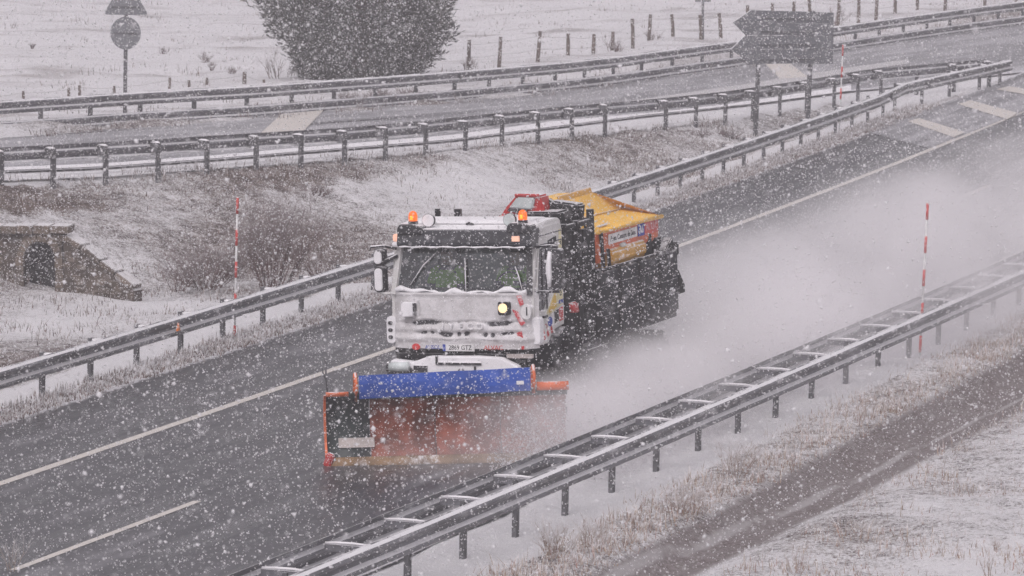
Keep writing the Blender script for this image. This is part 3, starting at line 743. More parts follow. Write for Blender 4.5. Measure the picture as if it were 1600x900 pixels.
def bush(label, p, h, r, stems, cat='shrub', mat='twig', name='bare_shrub', depth=3, thick=0.012, seed=1, group='bare shrubs'):
    rd = random.Random(seed); m = MB(); tone = []; tip = []
    def grow(p, d, L, r0, lv):
        q = p + d * L; a = p.lerp(q, .5) + Vector((rd.gauss(0, .06), rd.gauss(0, .06), 0)) * L
        n0 = len(m.v); m.tube([p, a, q], [r0, r0 * .8, r0 * .55], 3, False)
        t = rd.random(); tone.extend([t] * (len(m.v) - n0)); tip.extend([max(0, 1 - lv / depth)] * (len(m.v) - n0))
        if lv > 0:
            for _ in range(rd.choice((3, 4))):
                f = rd.uniform(.35, 1.0); dd = (d + Vector((rd.gauss(0, .38), rd.gauss(0, .38), rd.gauss(0.06, .2)))).normalized()
                grow(p.lerp(q, f), dd, L * rd.uniform(.5, .8), r0 * .55, lv - 1)
    for i in range(stems):
        a = rd.uniform(0, 6.28); k = rd.random() ** .6
        d = Vector((math.cos(a) * k * r / h * 1.2, math.sin(a) * k * r / h * 1.2, 1)).normalized()
        grow(Vector((math.cos(a) * r * .3 * k, math.sin(a) * r * .3 * k, -0.05)), d, h * rd.uniform(.35, .55), thick, depth)
    root = thing(name, label, cat, p, group=group)
    V = np.array(m.v); Fq = np.array(m.f)
    npmesh('twigs', V, Fq, M[mat], root, attrs=dict(tone=tone, tip=tip)); return root
bush('tall bare shrub of upright reddish grey twigs just right of the left snow pole', at(425, 447), 2.0, 1.0, 46, seed=2, depth=3)
bush('low tangled bare shrub behind the left snow pole, between culvert and tall shrub', at(318, 448), 1.2, 1.1, 36, seed=3)
bush('low bare shrub right of the tall shrub, left of the truck mirror', at(500, 428), 0.8, 0.7, 12, seed=4)
bush('small twiggy bush growing at the foot of the culvert wing wall', at(275, 452), 0.7, 0.6, 10, seed=14)
bush('dark low bush at the top of the bank below the direction sign', at(1137, 219), 0.42, 0.45, 18, seed=5, thick=0.016)
bush('dark low bush left of the direction sign on the bank crest', at(1092, 214), 0.35, 0.5, 14, seed=6, thick=0.014)
bush('dark scrubby patch of bush half way up the bank above the shrubs', at(492, 306), 0.38, 0.55, 22, seed=7, thick=0.018)
bush('dry reddish weed clump beside the median guardrail posts at the bottom', at(862, 868), 0.62, 0.35, 18, mat='straw', seed=8, thick=0.005, cat='weed', name='dry_weed', group='dry weeds')
bush('dry reddish weed clump second from the left below the median guardrail', at(918, 852), 0.5, 0.3, 14, mat='straw', seed=9, thick=0.005, cat='weed', name='dry_weed', group='dry weeds')
bush('pale straw weed clump right of the dry red clumps by the ditch', at(1068, 800), 0.55, 0.4, 14, mat='straw', seed=10, thick=0.005, cat='weed', name='dry_weed', group='dry weeds')
bush('tall pale straw weed clump beyond the last clear guardrail post', at(1150, 745), 0.7, 0.4, 16, mat='straw', seed=11, thick=0.005, cat='weed', name='dry_weed', group='dry weeds')
for i, (px, py, h, lab) in enumerate([(1340, 668, 1.1, 'thin tall dry stalk on the verge below the median rail'), (1556, 862, .35, 'short dry stalk at the right edge of the snowy meadow'), (1342, 842, .5, 'brown stalk clump in the snowy meadow, bottom right'), (1245, 890, .5, 'pale sprawling stalk clump at the bottom edge of the meadow'),
                              (1545, 893, .45, 'dry stalk clump in the bottom right corner'), (20, 893, .62, 'reddish frosted twigs at the bottom left corner of the road')]):
    bush(lab, at(px, py), h, h * .45, 6, mat='straw', seed=20 + i, thick=0.005, cat='weed', name='dry_weed', depth=2, group='dry weeds')
for i, (px, py, h, lab) in enumerate([(255, 85, .35, 'brown tuft in the snowfield, left of two by the sign'), (320, 98, .5, 'reddish brown tuft in the snowfield right of the round sign'), (330, 108, .4, 'low brown tuft below the reddish one in the snowfield'), (362, 117, .35, 'small brown tuft in the snowfield left of the tree'),
                              (50, 74, .25, 'tiny dark tuft in the snowfield at far left'), (436, 128, 1.2, 'thin bare brown shrub at the left foot of the big tree'), (958, 86, .8, 'brown weed clump behind the pasture fence posts'), (1020, 70, .7, 'tangled brown weeds under the fence right of the tallest post'), (1306, 44, 1.0, 'thin tangled bush by the fence right of the arrow sign'), (730, 112, .6, 'twiggy weed at the foot of the leftmost pasture fence post')]):
    bush(lab, at(px, py), h, h * .55, 9, mat='twig', seed=40 + i, thick=0.012, cat='weed', name='dry_weed', depth=2, group='pasture weeds')
for px, py, h, lab in [(545, 168, .55, 'low brown scrub at the foot of the big tree, leftmost of three under the rail'), (592, 163, .6, 'low brown scrub at the foot of the big tree, middle of three under the rail'), (640, 156, .5, 'low brown scrub at the foot of the big tree, rightmost of three under the rail')]:
    bush(lab, at(px, py), h, .6, 26, seed=60 + px, thick=0.012)
# big dark conifer
def conifer(p):
    root = thing('conifer_tree', 'big dense dark conifer in the snowfield behind the exit road, its top cut off', 'tree', p)
    rd = random.Random(5)
    tr = MB(); tr.tube([(0, 0, -.3), (0.05, 0, 1.5), (0, .05, 4), (0, 0, 7.6)], [.24, .2, .13, .02], 9)
    br = []
    for i in range(90):
        z = rd.uniform(.2, 6.6); a = rd.uniform(0, 6.28); R = rad(z) * rd.uniform(.7, 1)
        e = Vector((math.cos(a) * R, math.sin(a) * R, z + R * rd.uniform(.1, .45)))
        tr.tube([(0, 0, z), e * .5 + Vector((0, 0, z * .5 - .06)), e], [.045, .03, .008], 4, False); br.append((Vector((0, 0, z)), e))
    tr.build('trunk', M['bark'], root, True)
    n = 62000
    z = rng.uniform(0.05, 7.4, n); a = rng.uniform(0, 2 * math.pi, n)
    R = np.array([rad(q) for q in z]) * (1 + 0.10 * np.sin(3 * a + 1.7 * z) + 0.08 * np.sin(7 * a - 2.9 * z) + 0.05 * np.sin(13 * a + 5 * z))
    rr = R * np.sqrt(rng.uniform(0.4, 1.0, n)) * rng.choice([1, 1, 1, 1, 1.03, 1.07], n)
    C = np.stack([np.cos(a) * rr, np.sin(a) * rr, z], 1)
    keep = (np.sin(C[:, 0] * 4.1 + 1) * np.sin(C[:, 1] * 3.7) * np.sin(C[:, 2] * 4.6 + 2)) < rng.normal(0.6, 0.2, n)
    C = C[keep]; a = a[keep]; n = len(C)
    out = np.stack([np.cos(a), np.sin(a), rng.uniform(-.1, 1.1, n)], 1) + rng.normal(0, .45, (n, 3)); out /= np.linalg.norm(out, axis=1)[:, None]
    sd_ = np.cross(out, rng.normal(0, 1, (n, 3))); sd_ /= np.linalg.norm(sd_, axis=1)[:, None]
    L = rng.uniform(.10, .26, n)[:, None]; w = rng.uniform(.012, .035, n)[:, None]
    V = np.stack([C - sd_ * w * .6, C + sd_ * w * .6, C + out * L * .6 + sd_ * w, C + out * L, C + out * L * .6 - sd_ * w], 1).reshape(-1, 3)
    b = np.arange(n)[:, None] * 5
    T = np.concatenate([b + [0, 1, 2], b + [0, 2, 4], b + [4, 2, 3]])
    npmesh('crown', V, T, M['needle'], root, attrs=dict(tone=np.repeat(rng.random(n) ** 1.4, 5), tip=np.tile([0, 0, .5, 1, .5], n)))
def rad(z): return float(np.interp(z, [0, .3, 1.0, 1.7, 2.5, 3.4, 5.0, 6.5, 7.6], [1.35, 1.75, 2.15, 2.55, 2.85, 2.9, 2.2, 1.1, .15]))
conifer(at(560, 131))
# ================================================================== TRUCK
# truck space: x to image right (the truck's left side), y backwards from the front face, z up
TA, TR = math.radians(20.5), math.radians(3.0)
tr_ = Vector((math.cos(TA), -math.sin(TA), 0)); tz0 = Vector((0, 0, 1))
ex = tr_ * math.cos(TR) + tz0 * math.sin(TR); ez = tz0 * math.cos(TR) - tr_ * math.sin(TR); ey = Vector((math.sin(TA), math.cos(TA), 0))
X, Y = so2xy(42.3, 5.20)
TP = Vector((float(X), float(Y), float(base(X, Y))))
TM = Matrix(((ex.x, ey.x, ez.x, TP.x), (ex.y, ey.y, ez.y, TP.y), (ex.z, ey.z, ez.z, TP.z), (0, 0, 0, 1)))
T = thing('snowplow_truck', 'snow covered white road maintenance truck with blue topped plow and yellow salt spreader', 'truck')
T.matrix_world = TM
T.rotation_euler = TM.to_euler(); T.location = TP

def txt(name, body, size, mat, parent, loc, rot=(math.pi / 2, 0, 0), sx=1.0, ext=0.003):
    cu_ = bpy.data.curves.new(name, 'FONT'); cu_.body = body; cu_.size = size; cu_.extrude = ext
    cu_.align_x = 'CENTER'; cu_.align_y = 'CENTER'; cu_.resolution_u = 2
    o = bpy.data.objects.new('text_tmp', cu_); COL.objects.link(o)
    bpy.context.view_layer.update()
    me = bpy.data.meshes.new_from_object(o.evaluated_get(bpy.context.evaluated_depsgraph_get()))
    bpy.data.objects.remove(o); me.name = name
    me.materials.clear(); q = link(name, me, mat, parent); q.location = loc; q.rotation_euler = rot; q.scale = (sx, 1, 1); return q
SIDE = (math.pi / 2, 0, math.pi / 2)      # text that reads on the truck's left side
def rounded(x0, z0, x1, z1, r, n=4):
    out = []
    for cx_, cz_, a in ((x1 - r, z0 + r, -90), (x1 - r, z1 - r, 0), (x0 + r, z1 - r, 90), (x0 + r, z0 + r, 180)):
        for k in range(n + 1):
            t = math.radians(a + 90 * k / n); out.append((cx_ + r * math.cos(t), cz_ + r * math.sin(t)))
    return out

# --- cab
CW = 1.17
sidepoly = [(0.14, 1.52), (0.72, 1.52), (0.84, 1.62), (1.02, 1.70), (1.30, 1.73), (1.44, 1.73), (1.44, 3.26), (1.38, 3.33), (0.46, 3.33), (0.36, 3.28), (0.29, 3.06), (0.11, 2.34), (0.10, 2.0)]
winpoly = [(0.22, 2.08), (0.58, 2.02), (1.02, 2.36), (1.24, 2.52), (1.24, 2.97), (1.20, 3.00), (0.44, 3.00), (0.40, 2.97)]
cab = MB()
for sx in (-1, 1):
    cab.plate(sidepoly, winpoly, 0, sx * CW, sx * (CW - 0.06))
cab.box((0, 1.41, 2.5), (2 * CW - .13, 0.06, 1.6))                       # rear wall
cab.box((0, 0.78, 1.72), (2 * CW - .13, 1.25, 0.05))                      # floor
cabo = cab.build('cab', M['white'], T, bevel=0.008)
rf = MB(); n = 10
prof_r = [(0.33, 3.27), (0.36, 3.33), (0.46, 3.375), (0.8, 3.40), (1.36, 3.40), (1.45, 3.36), (1.45, 3.30), (0.33, 3.24)]
rf.prism(prof_r, 0, -CW + .02, CW - .02); roof = rf.build('roof', M['white'], cabo, bevel=0.02)
sn = MB(); sn.prism([(0.44, 3.385), (0.6, 3.425), (1.2, 3.43), (1.40, 3.39), (1.3, 3.38), (.5, 3.37)], 0, -.95, .97); sn.build('roof_snow', M['snow'], roof, bevel=0.015)
MB().tube([(-.02, .43, 3.38), (.03, .42, 3.41), (.10, .43, 3.38)], .018, 8).build('roof_marker', M['black'], roof)
for z in (3.06, 3.20):      # trim lines along the cab side
    MB().box((CW + .004, 0.88, z), (0.012, 1.02, 0.018)).build('trim_line', M['black'], cabo)
dash = MB().box((0, 0.42, 2.2), (2.1, 0.45, 0.35)).build('dashboard', M['seat'], cabo)
for sx in (-1, 1):
    st = MB().box((sx * .58, .98, 2.0), (.5, .5, .16)).box((sx * .58, 1.24, 2.42), (.48, .14, .75)).box((sx * .58, 1.24, 2.88), (.26, .1, .2)).build('seat', M['seat'], cabo, bevel=0.04)
MB().tube([(.58 + .2 * math.cos(a), .62 + .06 * math.sin(a), 2.42 + .2 * math.sin(a)) for a in np.linspace(0, 6.3, 20)], .016, 6, False).build('steering_wheel', M['seat'], cabo, True)
# glass
g = MB(); g.add([(-1.09, 0.09, 2.33), (1.09, 0.09, 2.33), (1.03, 0.275, 3.05), (-1.03, 0.275, 3.05), (-1.09, 0.098, 2.33), (1.09, 0.098, 2.33), (1.03, 0.283, 3.05), (-1.03, 0.283, 3.05)],
              [(0, 1, 2, 3), (7, 6, 5, 4), (0, 4, 5, 1), (1, 5, 6, 2), (2, 6, 7, 3), (3, 7, 4, 0)])
ws = g.build('windscreen', M['glass'], cabo)
for sx in (-1, 1):
    MB().prism(winpoly, 0, sx * (CW - .035), sx * (CW - .028)).build('side_window', M['glass'], cabo)
    MB().bar((sx * 1.12, 0.085, 2.32), (sx * 1.06, 0.27, 3.06), .09, .06).build('windscreen_pillar', M['white'] if sx < 0 else M['black'], cabo)
MB().tube([(CW + .01, .16, 2.05), (CW + .008, .31, 2.72), (CW + .008, .37, 3.04)], .014, 6).build('window_frame', M['white'], cabo)
MB().tube([(CW + .01, .66, 2.05), (CW + .008, .68, 2.7), (CW + .008, .70, 3.0)], .012, 6).build('window_divider', M['black'], cabo)
# wipers with snow on them
for nm, pts in (('wiper', [(0.07, .07, 2.36), (0.05, .12, 2.62), (0.03, .18, 2.88)]), ('wiper', [(-.86, .10, 2.46), (-.66, .16, 2.76), (-.46, .22, 2.95)]), ('wiper', [(1.0, .07, 2.38), (.92, .12, 2.62), (.86, .16, 2.75)])):
    w = MB().tube(pts, .008, 6).build('wiper', M['black'], ws, True)
    MB().tube([(p[0] + .012, p[1] - .012, p[2] + .01) for p in pts], [.006, .010, .004], 6).build('wiper_snow', M['snow'], w, True)
sx_ = []
for i in range(25):
    x = -1.08 + 2.16 * i / 24; sx_.append((x, 0.05 + .02 * math.sin(i * 2.1), 2.36 + .025 * math.sin(i * 1.3) + .03 * (abs(x) > .6)))
MB().tube(sx_, [.034 + .014 * math.sin(i * 1.9) + .012 * math.sin(i * .7) for i in range(25)], 8).build('sill_snow', M['snow'], ws, True)
MB().prism(rounded(-1.05, 2.39, -.99, 2.45, .02), 1, .085, .09).build('windscreen_sticker', M['redink'], ws)

# --- front panel: plastic grille under a crust of blown snow, one relief sheet
nx, nz = 120, 56
xs_ = np.linspace(-1.20, 1.22, nx); zs_ = np.linspace(1.50, 2.36, nz)
XX, ZZ = np.meshgrid(xs_, zs_, indexing='ij')
wr = np.random.default_rng(4)
def lump(x, z, sc):
    return (np.sin(x * 7 * sc + 1.1 * np.sin(z * 9 * sc)) * np.sin(z * 8 * sc + 1.7) + 0.6 * np.sin(x * 17 * sc + z * 5 + 2) * np.sin(z * 21 * sc + x * 6) + 0.35 * np.sin(x * 37 * sc + 3 * z) * np.sin(41 * z * sc + 1))
lum = lump(XX, ZZ, 1.0) * 0.5
cover = np.ones_like(XX) * 1.2
def gap(z0, h, x0, x1, k=1.0, ragged=0.4):
    e = np.clip((np.minimum(XX - x0, x1 - XX) + 0.05) / 0.1, 0, 1)
    return k * np.exp(-((ZZ - z0 - 0.012 * np.sin(XX * 9)) / h) ** 2) * e * (1 - ragged * (0.5 + 0.5 * np.sin(XX * 31 + 2 * np.sin(XX * 13))))
dark = gap(1.905, .022, -1.0, 1.0, .75) + gap(1.885, .035, -.78, -.38, 1.3, .2) + gap(1.885, .035, .42, .80, 1.3, .3) + gap(1.735, .028, -.75, .95, 1.25, .75) + gap(1.70, .018, -.3, .7, .8, .9) + gap(1.635, .014, -.6, .6, .35, .5)
dark += 0.6 * np.exp(-((XX + .83) / .14) ** 2 - ((ZZ - 2.00) / .02) ** 2) + 1.1 * np.exp(-((XX + .70) / .02) ** 2 - ((ZZ - 2.12) / .09) ** 2)
cover = cover - dark
yy = -0.035 + 0.045 * np.clip(dark, 0, 1) - 0.007 * lum
yy = yy - 0.02 * np.exp(-((ZZ - 1.80) / .05) ** 2) - 0.035 * np.exp(-((ZZ - 1.655) / .05) ** 2) - 0.02 * np.exp(-((ZZ - 2.34) / .03) ** 2)
ax = np.clip((np.abs(XX - .01) - .92) / .28, 0, 1); yy = yy + 0.20 * ax ** 2
yy = yy + 0.05 * (ZZ - 1.5) / .86
V = np.stack([XX, yy, ZZ], -1).reshape(-1, 3); k = np.arange(nx * nz).reshape(nx, nz)
Fq = np.stack([k[:-1, :-1], k[1:, :-1], k[1:, 1:], k[:-1, 1:]], -1).reshape(-1, 4)
mm = N('snow_plastered_grille'); cc = mm.math('ADD', mm.attr('cover'), mm.math('MULTIPLY', mm.math('SUBTRACT', mm.noise(26, 5, 0.75, mm.obj()), 0.5), 0.9))
f_ = mm.ramp(cc, 0.35, 0.72)
under = mm.mix(mm.attr('panel'), (0.05, 0.05, 0.055), (0.60, 0.58, 0.57))
mm.color(mm.mix(f_, under, mm.mix(mm.ramp(mm.noise(3, 4, .6, mm.obj()), .35, .7), (.52, .505, .51), (.70, .685, .70)))); mm.set(Roughness=0.9); mm.bump(mm.noise(40, 5, .7, mm.obj()), .012, .8)
fp = npmesh('front_panel', V, Fq, mm.m, cabo, True, attrs=dict(cover=cover, panel=(ZZ > 1.95).astype(float)))
MB().prism([(-1.16, 1.50), (1.18, 1.50), (1.10, 2.36), (-1.10, 2.36)], 1, .16, .20).build('grille_backing', M['black'], cabo)
MB().box((0.01, 0.14, 2.345), (2.2, 0.16, 0.03)).build('cowl', M['snow'], cabo, bevel=.01)
# letters on the grille, half buried
for ch, x in zip('IVECO', (-.27, -.14, .02, .17, .33)):
    txt('grille_letter', ch, .15, M['snow'], fp, (x, -0.052, 1.845), ext=.014)
# corner marker lights, image left
cl = MB().prism(rounded(-1.26, 1.56, -1.10, 1.98, .06), 1, 0.06, .26).build('corner_lamp_housing', M['snow'], cabo, bevel=.02)
for z in (1.66, 1.77, 1.88): MB().box((-1.19, .052, z), (.07, .03, .055)).build('corner_lamp', M['bed'], cl, bevel=.01)
cl = MB().prism(rounded(1.12, 1.56, 1.26, 1.98, .06), 1, 0.10, .28).build('corner_lamp_housing', M['snow'], cabo, bevel=.02)
# work lamps on the bonnet panel
h1 = MB().prism(rounded(-.93, 2.00, -.74, 2.22, .03), 1, -.13, -.01).build('headlight', M['snow'], cabo, bevel=.015)
MB().box((-.735, -.05, 2.11), (.02, .12, .19)).build('headlight_rim', M['black'], h1)
h2 = MB().prism(rounded(.66, 2.03, .84, 2.24, .03), 1, -.11, -.01).build('headlight', M['chassis'], cabo, bevel=.012)
MB().prism(rounded(.675, 2.07, .815, 2.215, .068), 1, -.125, -.108).build('headlight_lens', M['lamp'], h2)
# hazard marks under the snow, number plate, stickers
for pts in ([(.86, 2.12), (.96, 2.08), (1.08, 1.90), (1.00, 1.86)], [(.94, 2.33), (1.02, 2.33), (1.06, 2.20), (1.0, 2.16)], [(.93, 1.76), (1.01, 1.78), (1.03, 1.68), (.95, 1.64)]):
    MB().prism(pts, 1, .03 - .062, -.025).build('hazard_patch', coated('snowy_red', (.5, .03, .04), .6, dust=.62, nscale=22), fp)
pl_ = MB().box((.0, -.115, 1.525), (.52, .012, .105)).build('number_plate', M['whiteink'], T); pl_.data = pl_.data
MB().box((-.238, -.123, 1.525), (.045, .006, .103)).build('plate_band', M['blueink'], pl_)
txt('plate_text', '2869 GTZ', .105, M['ink'], pl_, (.028, -.1235, 1.525), sx=.86)
txt('front_lettering', 'ALVAC', .10, M['redink'], fp, (.56, -.085, 1.525), sx=1.0)
txt('front_lettering', 'AUSOL', .085, M['blueink'], fp, (-.44, -.085, 1.525), sx=.95)
MB().prism([(-.72 + .07 * math.cos(a), 1.53 + .05 * math.sin(a)) for a in np.linspace(0, 6.0, 14)], 1, -.08, -.074).build('front_emblem', M['redink'], fp)
MB().box((1.0, -.02, 1.525), (.08, .012, .05)).build('front_emblem', M['redink'], fp)
# bumper and plow mounting below the panel
MB().box((0, .28, 1.43), (2.3, .3, .13)).box((0, .1, 1.36), (2.2, .12, .1)).build('bumper', M['chassis'], T, bevel=.01)
mp = MB()
mp.prism([(-.68, 1.10), (.92, 1.10), (1.0, 1.24), (.70, 1.38), (.3, 1.40), (-.5, 1.39), (-.75, 1.30), (-1.1, 1.34), (-1.15, 1.26), (-.8, 1.22)], 1, -.16, .0)
mpo = mp.build('plow_mounting', M['snow'], T, bevel=.02)
for q in (((.02, -.17, 1.285), (.74, .03, .035)), ((-.35, -.17, 1.34), (.03, .03, .14)), ((.28, -.17, 1.20), (.03, .03, .10)), ((.95, -.12, 1.15), (.5, .1, .12)), ((-.62, -.17, 1.2), (.22, .04, .1))):
    MB().box(*q).build('mounting_slot', M['black'], mpo)
lc = MB().tube([(-1.14, -.17, 1.22), (-.80, -.17, 1.23)], .075, 14).build('fog_lamp', M['lens'], mpo, True)
MB().tube([(-1.165, -.17, 1.22), (-1.13, -.17, 1.22)], .085, 14).build('lamp_cap', M['black'], lc)
MB().box((-.98, -.12, 1.13), (.36, .16, .06)).build('lamp_bracket', M['black'], mpo)
MB().box((.98, -.05, 1.40), (.42, .06, .06)).build('step_board', M['patch'], T)

# --- visor / light bar over the windscreen
vz = MB(); vz.prism([(0.30, 3.05), (0.02, 3.07), (0.00, 3.12), (0.06, 3.33), (0.34, 3.36), (0.40, 3.30)], 0, -1.02, 1.20); vi = vz.build('sun_visor', M['visor'], T, bevel=.012)
MB().tube([(-.98 + i * .09, .012 + .008 * math.sin(i * 2), 3.066 + .006 * math.sin(i * 1.7)) for i in range(24)], [.014 + .005 * math.sin(i * 2.3) for i in range(24)], 6).build('visor_snow', M['snow'], vi, True)
def beacon(x, y, z):
    b = MB().prism([(x - .2, z - .16), (x + .2, z - .16), (x + .19, z - .05), (x + .06, z - .01), (x - .15, z - .01), (x - .2, z - .08)], 1, y - .12, y + .14).build('beacon_box', M['black'], vi, bevel=.012)
    o = MB().tube([(x + .03, y, z - .02), (x + .03, y, z + .03)], .075, 14).build('beacon_base', M['black'], vi)
    pr = [(0, .065), (.03, .07), (.09, .068), (.13, .055), (.155, .02)]
    be = MB().tube([(x + .03, y, z + .03 + h) for h, r in pr], [r for h, r in pr], 16).build('beacon_light', M['beacon'], vi, True)
    MB().tube([(x + .03, y - .064, z + .055), (x + .03, y - .064, z + .115)], [.022, .022], 12).build('beacon_bulb', M['core'], vi, True)
beacon(-.80, .10, 3.43); beacon(1.00, .12, 3.45)
for x, z in ((-.56, 3.46), (.78, 3.47)):
    l = MB().tube([(x, .20, z), (x, .26, z)], [.105, .10], 20).build('round_lamp', M['bed'], vi)
    MB().tube([(x, .185, z), (x, .201, z)], [.095, .098], 20).build('round_lamp_lens', M['lens'] if x > 0 else M['snow'], vi)
MB().box((.55, -.005, 3.20), (.12, .03, .08)).build('visor_marker', M['marker'], vi).location = (.40, -.0, .0)
MB().box((-1.06, .12, 3.20), (.10, .10, .11)).build('side_marker', M['marker'], T, bevel=.015)
MB().box((-1.07, .12, 3.10), (.12, .10, .07)).build('marker_bracket', M['snow'], T, bevel=.015)
# --- mirrors
def mirror(sx, x0, lower=True):
    root = MB().tube([(sx * 1.10, .2, 3.02), (sx * (x0 - .12), .10, 3.07), (sx * (x0 + .10), .08, 3.06), (sx * (x0 + .12), .08, 3.0)], .022, 8).tube([(sx * 1.08, .18, 2.92), (sx * (x0 - .02), .10, 2.78)], .03, 8)
    r = root.build('mirror_bracket', M['black'], T, True)
    MB().tube([(sx * 1.13, .15, 2.34), (sx * (x0 - .10), .08, 2.33), (sx * (x0 + .03), .08, 2.38)], .02, 8).build('lower_arm', M['white'], r, True)
    for z0, z1, w in ((2.78, 3.02, .15), (2.36, 2.76, .15)):
        bx = MB().prism(rounded(sx * x0 - w / 2 + .03, z0, sx * x0 + w / 2 + .03, z1, .05), 1, .03, .17).build('mirror_housing', M['black'], r, bevel=.02)
        MB().prism(rounded(sx * x0 - w / 2 - .01, z0 - .01, sx * x0 + w / 2 + .05, z1 + .01, .05), 1, .155, .19).build('mirror_glass', M['black'], r)
        if sx < 0: MB().prism(rounded(sx * x0 - w / 2 + .045, z0 + .02, sx * x0 + w / 2 + .02, z1 - .03, .05), 1, .0, .05).build('mirror_snow', M['snow'], r, bevel=.02)
    return r
mirror(-1, 1.38)
mr = MB().tube([(1.12, .25, 3.04), (1.45, .14, 3.08), (1.58, .12, 3.06)], .025, 8).build('mirror_bracket', M['black'], T, True)
MB().tube([(1.15, .2, 2.36), (1.58, .12, 2.38)], .022, 8).build('lower_arm', M['black'], mr, True)
MB().prism(rounded(1.46, 2.40, 1.66, 3.04, .06), 1, .06, .22).build('mirror_housing', M['black'], mr, bevel=.02)
sn_ = [(1.455, .05, 2.46), (1.46, .045, 2.62), (1.45, .05, 2.75), (1.465, .045, 2.88), (1.48, .05, 3.0)]
MB().tube(sn_, [.03, .045, .05, .04, .03], 8).build('mirror_snow', M['snow'], mr, True)

# --- door marks on the cab's left side
dx = CW + .004
def sidepatch(name, pts, mat, par=cabo, t=.004, x=None):
    x = dx if x is None else x
    return MB().prism(pts, 0, x - .003, x + t).build(name, mat, par)
door = sidepatch('door', [(.20, 1.58), (.70, 1.58), (.82, 1.68), (1.0, 1.77), (1.36, 1.80), (1.36, 2.50), (1.28, 2.52), (1.04, 2.33), (.60, 1.98), (.2, 2.03)], M['white'], t=.012)
nd = MB().prism([(1.085 + .085 * math.cos(a), 2.08 + .12 * math.sin(a)) for a in np.linspace(0, 5.9, 18)], 1, -.012, .03).build('number_disc', M['whiteink'], fp)
nd.rotation_euler = (0, 0, 0); nd.location = (0, -.01, 0)
txt('number', '1', .19, M['ink'], nd, (1.10, -.015, 2.08), sx=1.1)
d2 = dx + .014
sidepatch('yellow_sticker', [(.62, 2.0), (1.04, 2.32), (1.30, 2.50), (1.34, 2.50), (1.34, 2.06), (.62, 1.93)], M['cream'], door, x=d2)
sidepatch('yellow_triangle', [(.70, 2.02), (1.02, 2.28), (1.04, 2.04), (.70, 1.98)], M['yellowink'], door, x=d2 + .006)
txt('sticker_text', 'O O', .13, M['ink'], door, (d2 + .012, 1.24, 2.31), (math.pi / 2, -math.pi / 2, math.pi / 2), sx=1)
sidepatch('blue_sticker', [(.55, 1.70), (.92, 1.78), (.92, 1.97), (.55, 1.90)], M['whiteink'], door, x=d2)
sidepatch('blue_emblem', [(.74 + .10 * math.cos(a), 1.845 + .075 * math.sin(a)) for a in np.linspace(0, 6, 14)], M['blueink'], door, x=d2 + .005)
sidepatch('dark_sticker', [(.96, 1.79), (1.14, 1.83), (1.14, 2.0), (.96, 1.97)], M['ink'], door, x=d2)
sidepatch('red_sticker', [(1.17, 1.80), (1.34, 1.81), (1.34, 2.02), (1.17, 2.0)], M['redink'], door, x=d2)
txt('sticker_text', 'ALVAC', .09, M['blueink'], door, (d2 + .01, 1.25, 2.10), SIDE, sx=.8)
sidepatch('door_handle', [(.42, 1.93), (.60, 1.93), (.60, 1.97), (.42, 1.97)], M['black'], door, t=.03, x=d2)
for i in range(4):
    y = .20 + i * .17; sidepatch('hazard_stripe', [(y, 1.79 + .02 * i), (y + .07, 1.79 + .02 * i), (y + .16, 1.56 + .035 * i), (y + .09, 1.56 + .03 * i)], M['redink'], door, x=d2)
sidepatch('cream_strip', [(1.26, 2.60), (1.40, 2.60), (1.40, 3.22), (1.30, 3.22)], M['cream'], cabo, x=CW + .004)
txt('sticker_text', 'I A', .12, M['ink'], cabo, (CW + .012, 1.34, 2.98), (math.pi / 2, -math.pi / 2, math.pi / 2))
sidepatch('quarter_window', [(.72, 3.02), (1.16, 3.02), (1.16, 3.12), (1.12, 3.14), (.80, 3.10)], M['bed'], cabo, t=.006)
# wheel arch, steps
ar = [(1.50 + .74 * math.cos(a), .62 + 1.06 * math.sin(a)) for a in np.linspace(.12, math.pi - .55, 14)]
ai = [(1.50 + .64 * math.cos(a), .62 + .92 * math.sin(a)) for a in np.linspace(math.pi - .55, .12, 14)]
for sx in (-1, 1): MB().prism(ar + ai, 0, sx * .80, sx * 1.17).build('mudguard', M['bed'], T, bevel=.01)

# --- chassis and wheels
MB().box((-.42, 3.8, .98), (.1, 6.2, .28)).box((.42, 3.8, .98), (.1, 6.2, .28)).box((0, 1.4, .6), (1.8, .14, .14)).box((0, 4.9, .6), (1.8, .16, .16)).box((0, .9, 1.2), (.9, .9, .6)).build('chassis', M['chassis'], T)
for sx in (-1, 1):
    MB().box((sx * .95, 2.9, .95), (.5, 1.1, .6)).build('fuel_tank', M['chassis'], T, bevel=.05)
def wheel(x, y, dual=False):
    sx = 1 if x > 0 else -1; R_ = .55
    pr = [(-.16, .40), (-.16, .50), (-.12, .545), (0, .555), (.12, .545), (.16, .50), (.16, .40)]
    ws_ = [0] if not dual else [0, -sx * .34]
    m = MB()
    for d in ws_: m.tube([(x + d + a, y, R_) for a, r in pr], [r for a, r in pr], 28)
    for k in range(28):
        a = 2 * math.pi * k / 28
        m.box((x, y + .55 * math.cos(a), R_ + .55 * math.sin(a)), (.30, .05, .02), Matrix.Rotation(a - math.pi / 2, 3, 'X'))
    w = m.build('wheel', M['rubber'], T)
    MB().tube([(x + sx * .15, y, R_), (x + sx * .17, y, R_), (x + sx * .10, y, R_)], [.36, .33, .18], 20).tube([(x + sx * .08, y, R_), (x + sx * .20, y, R_)], [.17, .13], 14).build('rim', M['bed'], w)
for sx in (-1, 1):
    wheel(sx * 1.0, 1.50); wheel(sx * 1.0, 4.7, True); wheel(sx * 1.0, 6.0, True)
    MB().box((sx * 1.02, 2.05, .95), (.4, .02, .7)).build('mud_flap', M['rubber'], T)

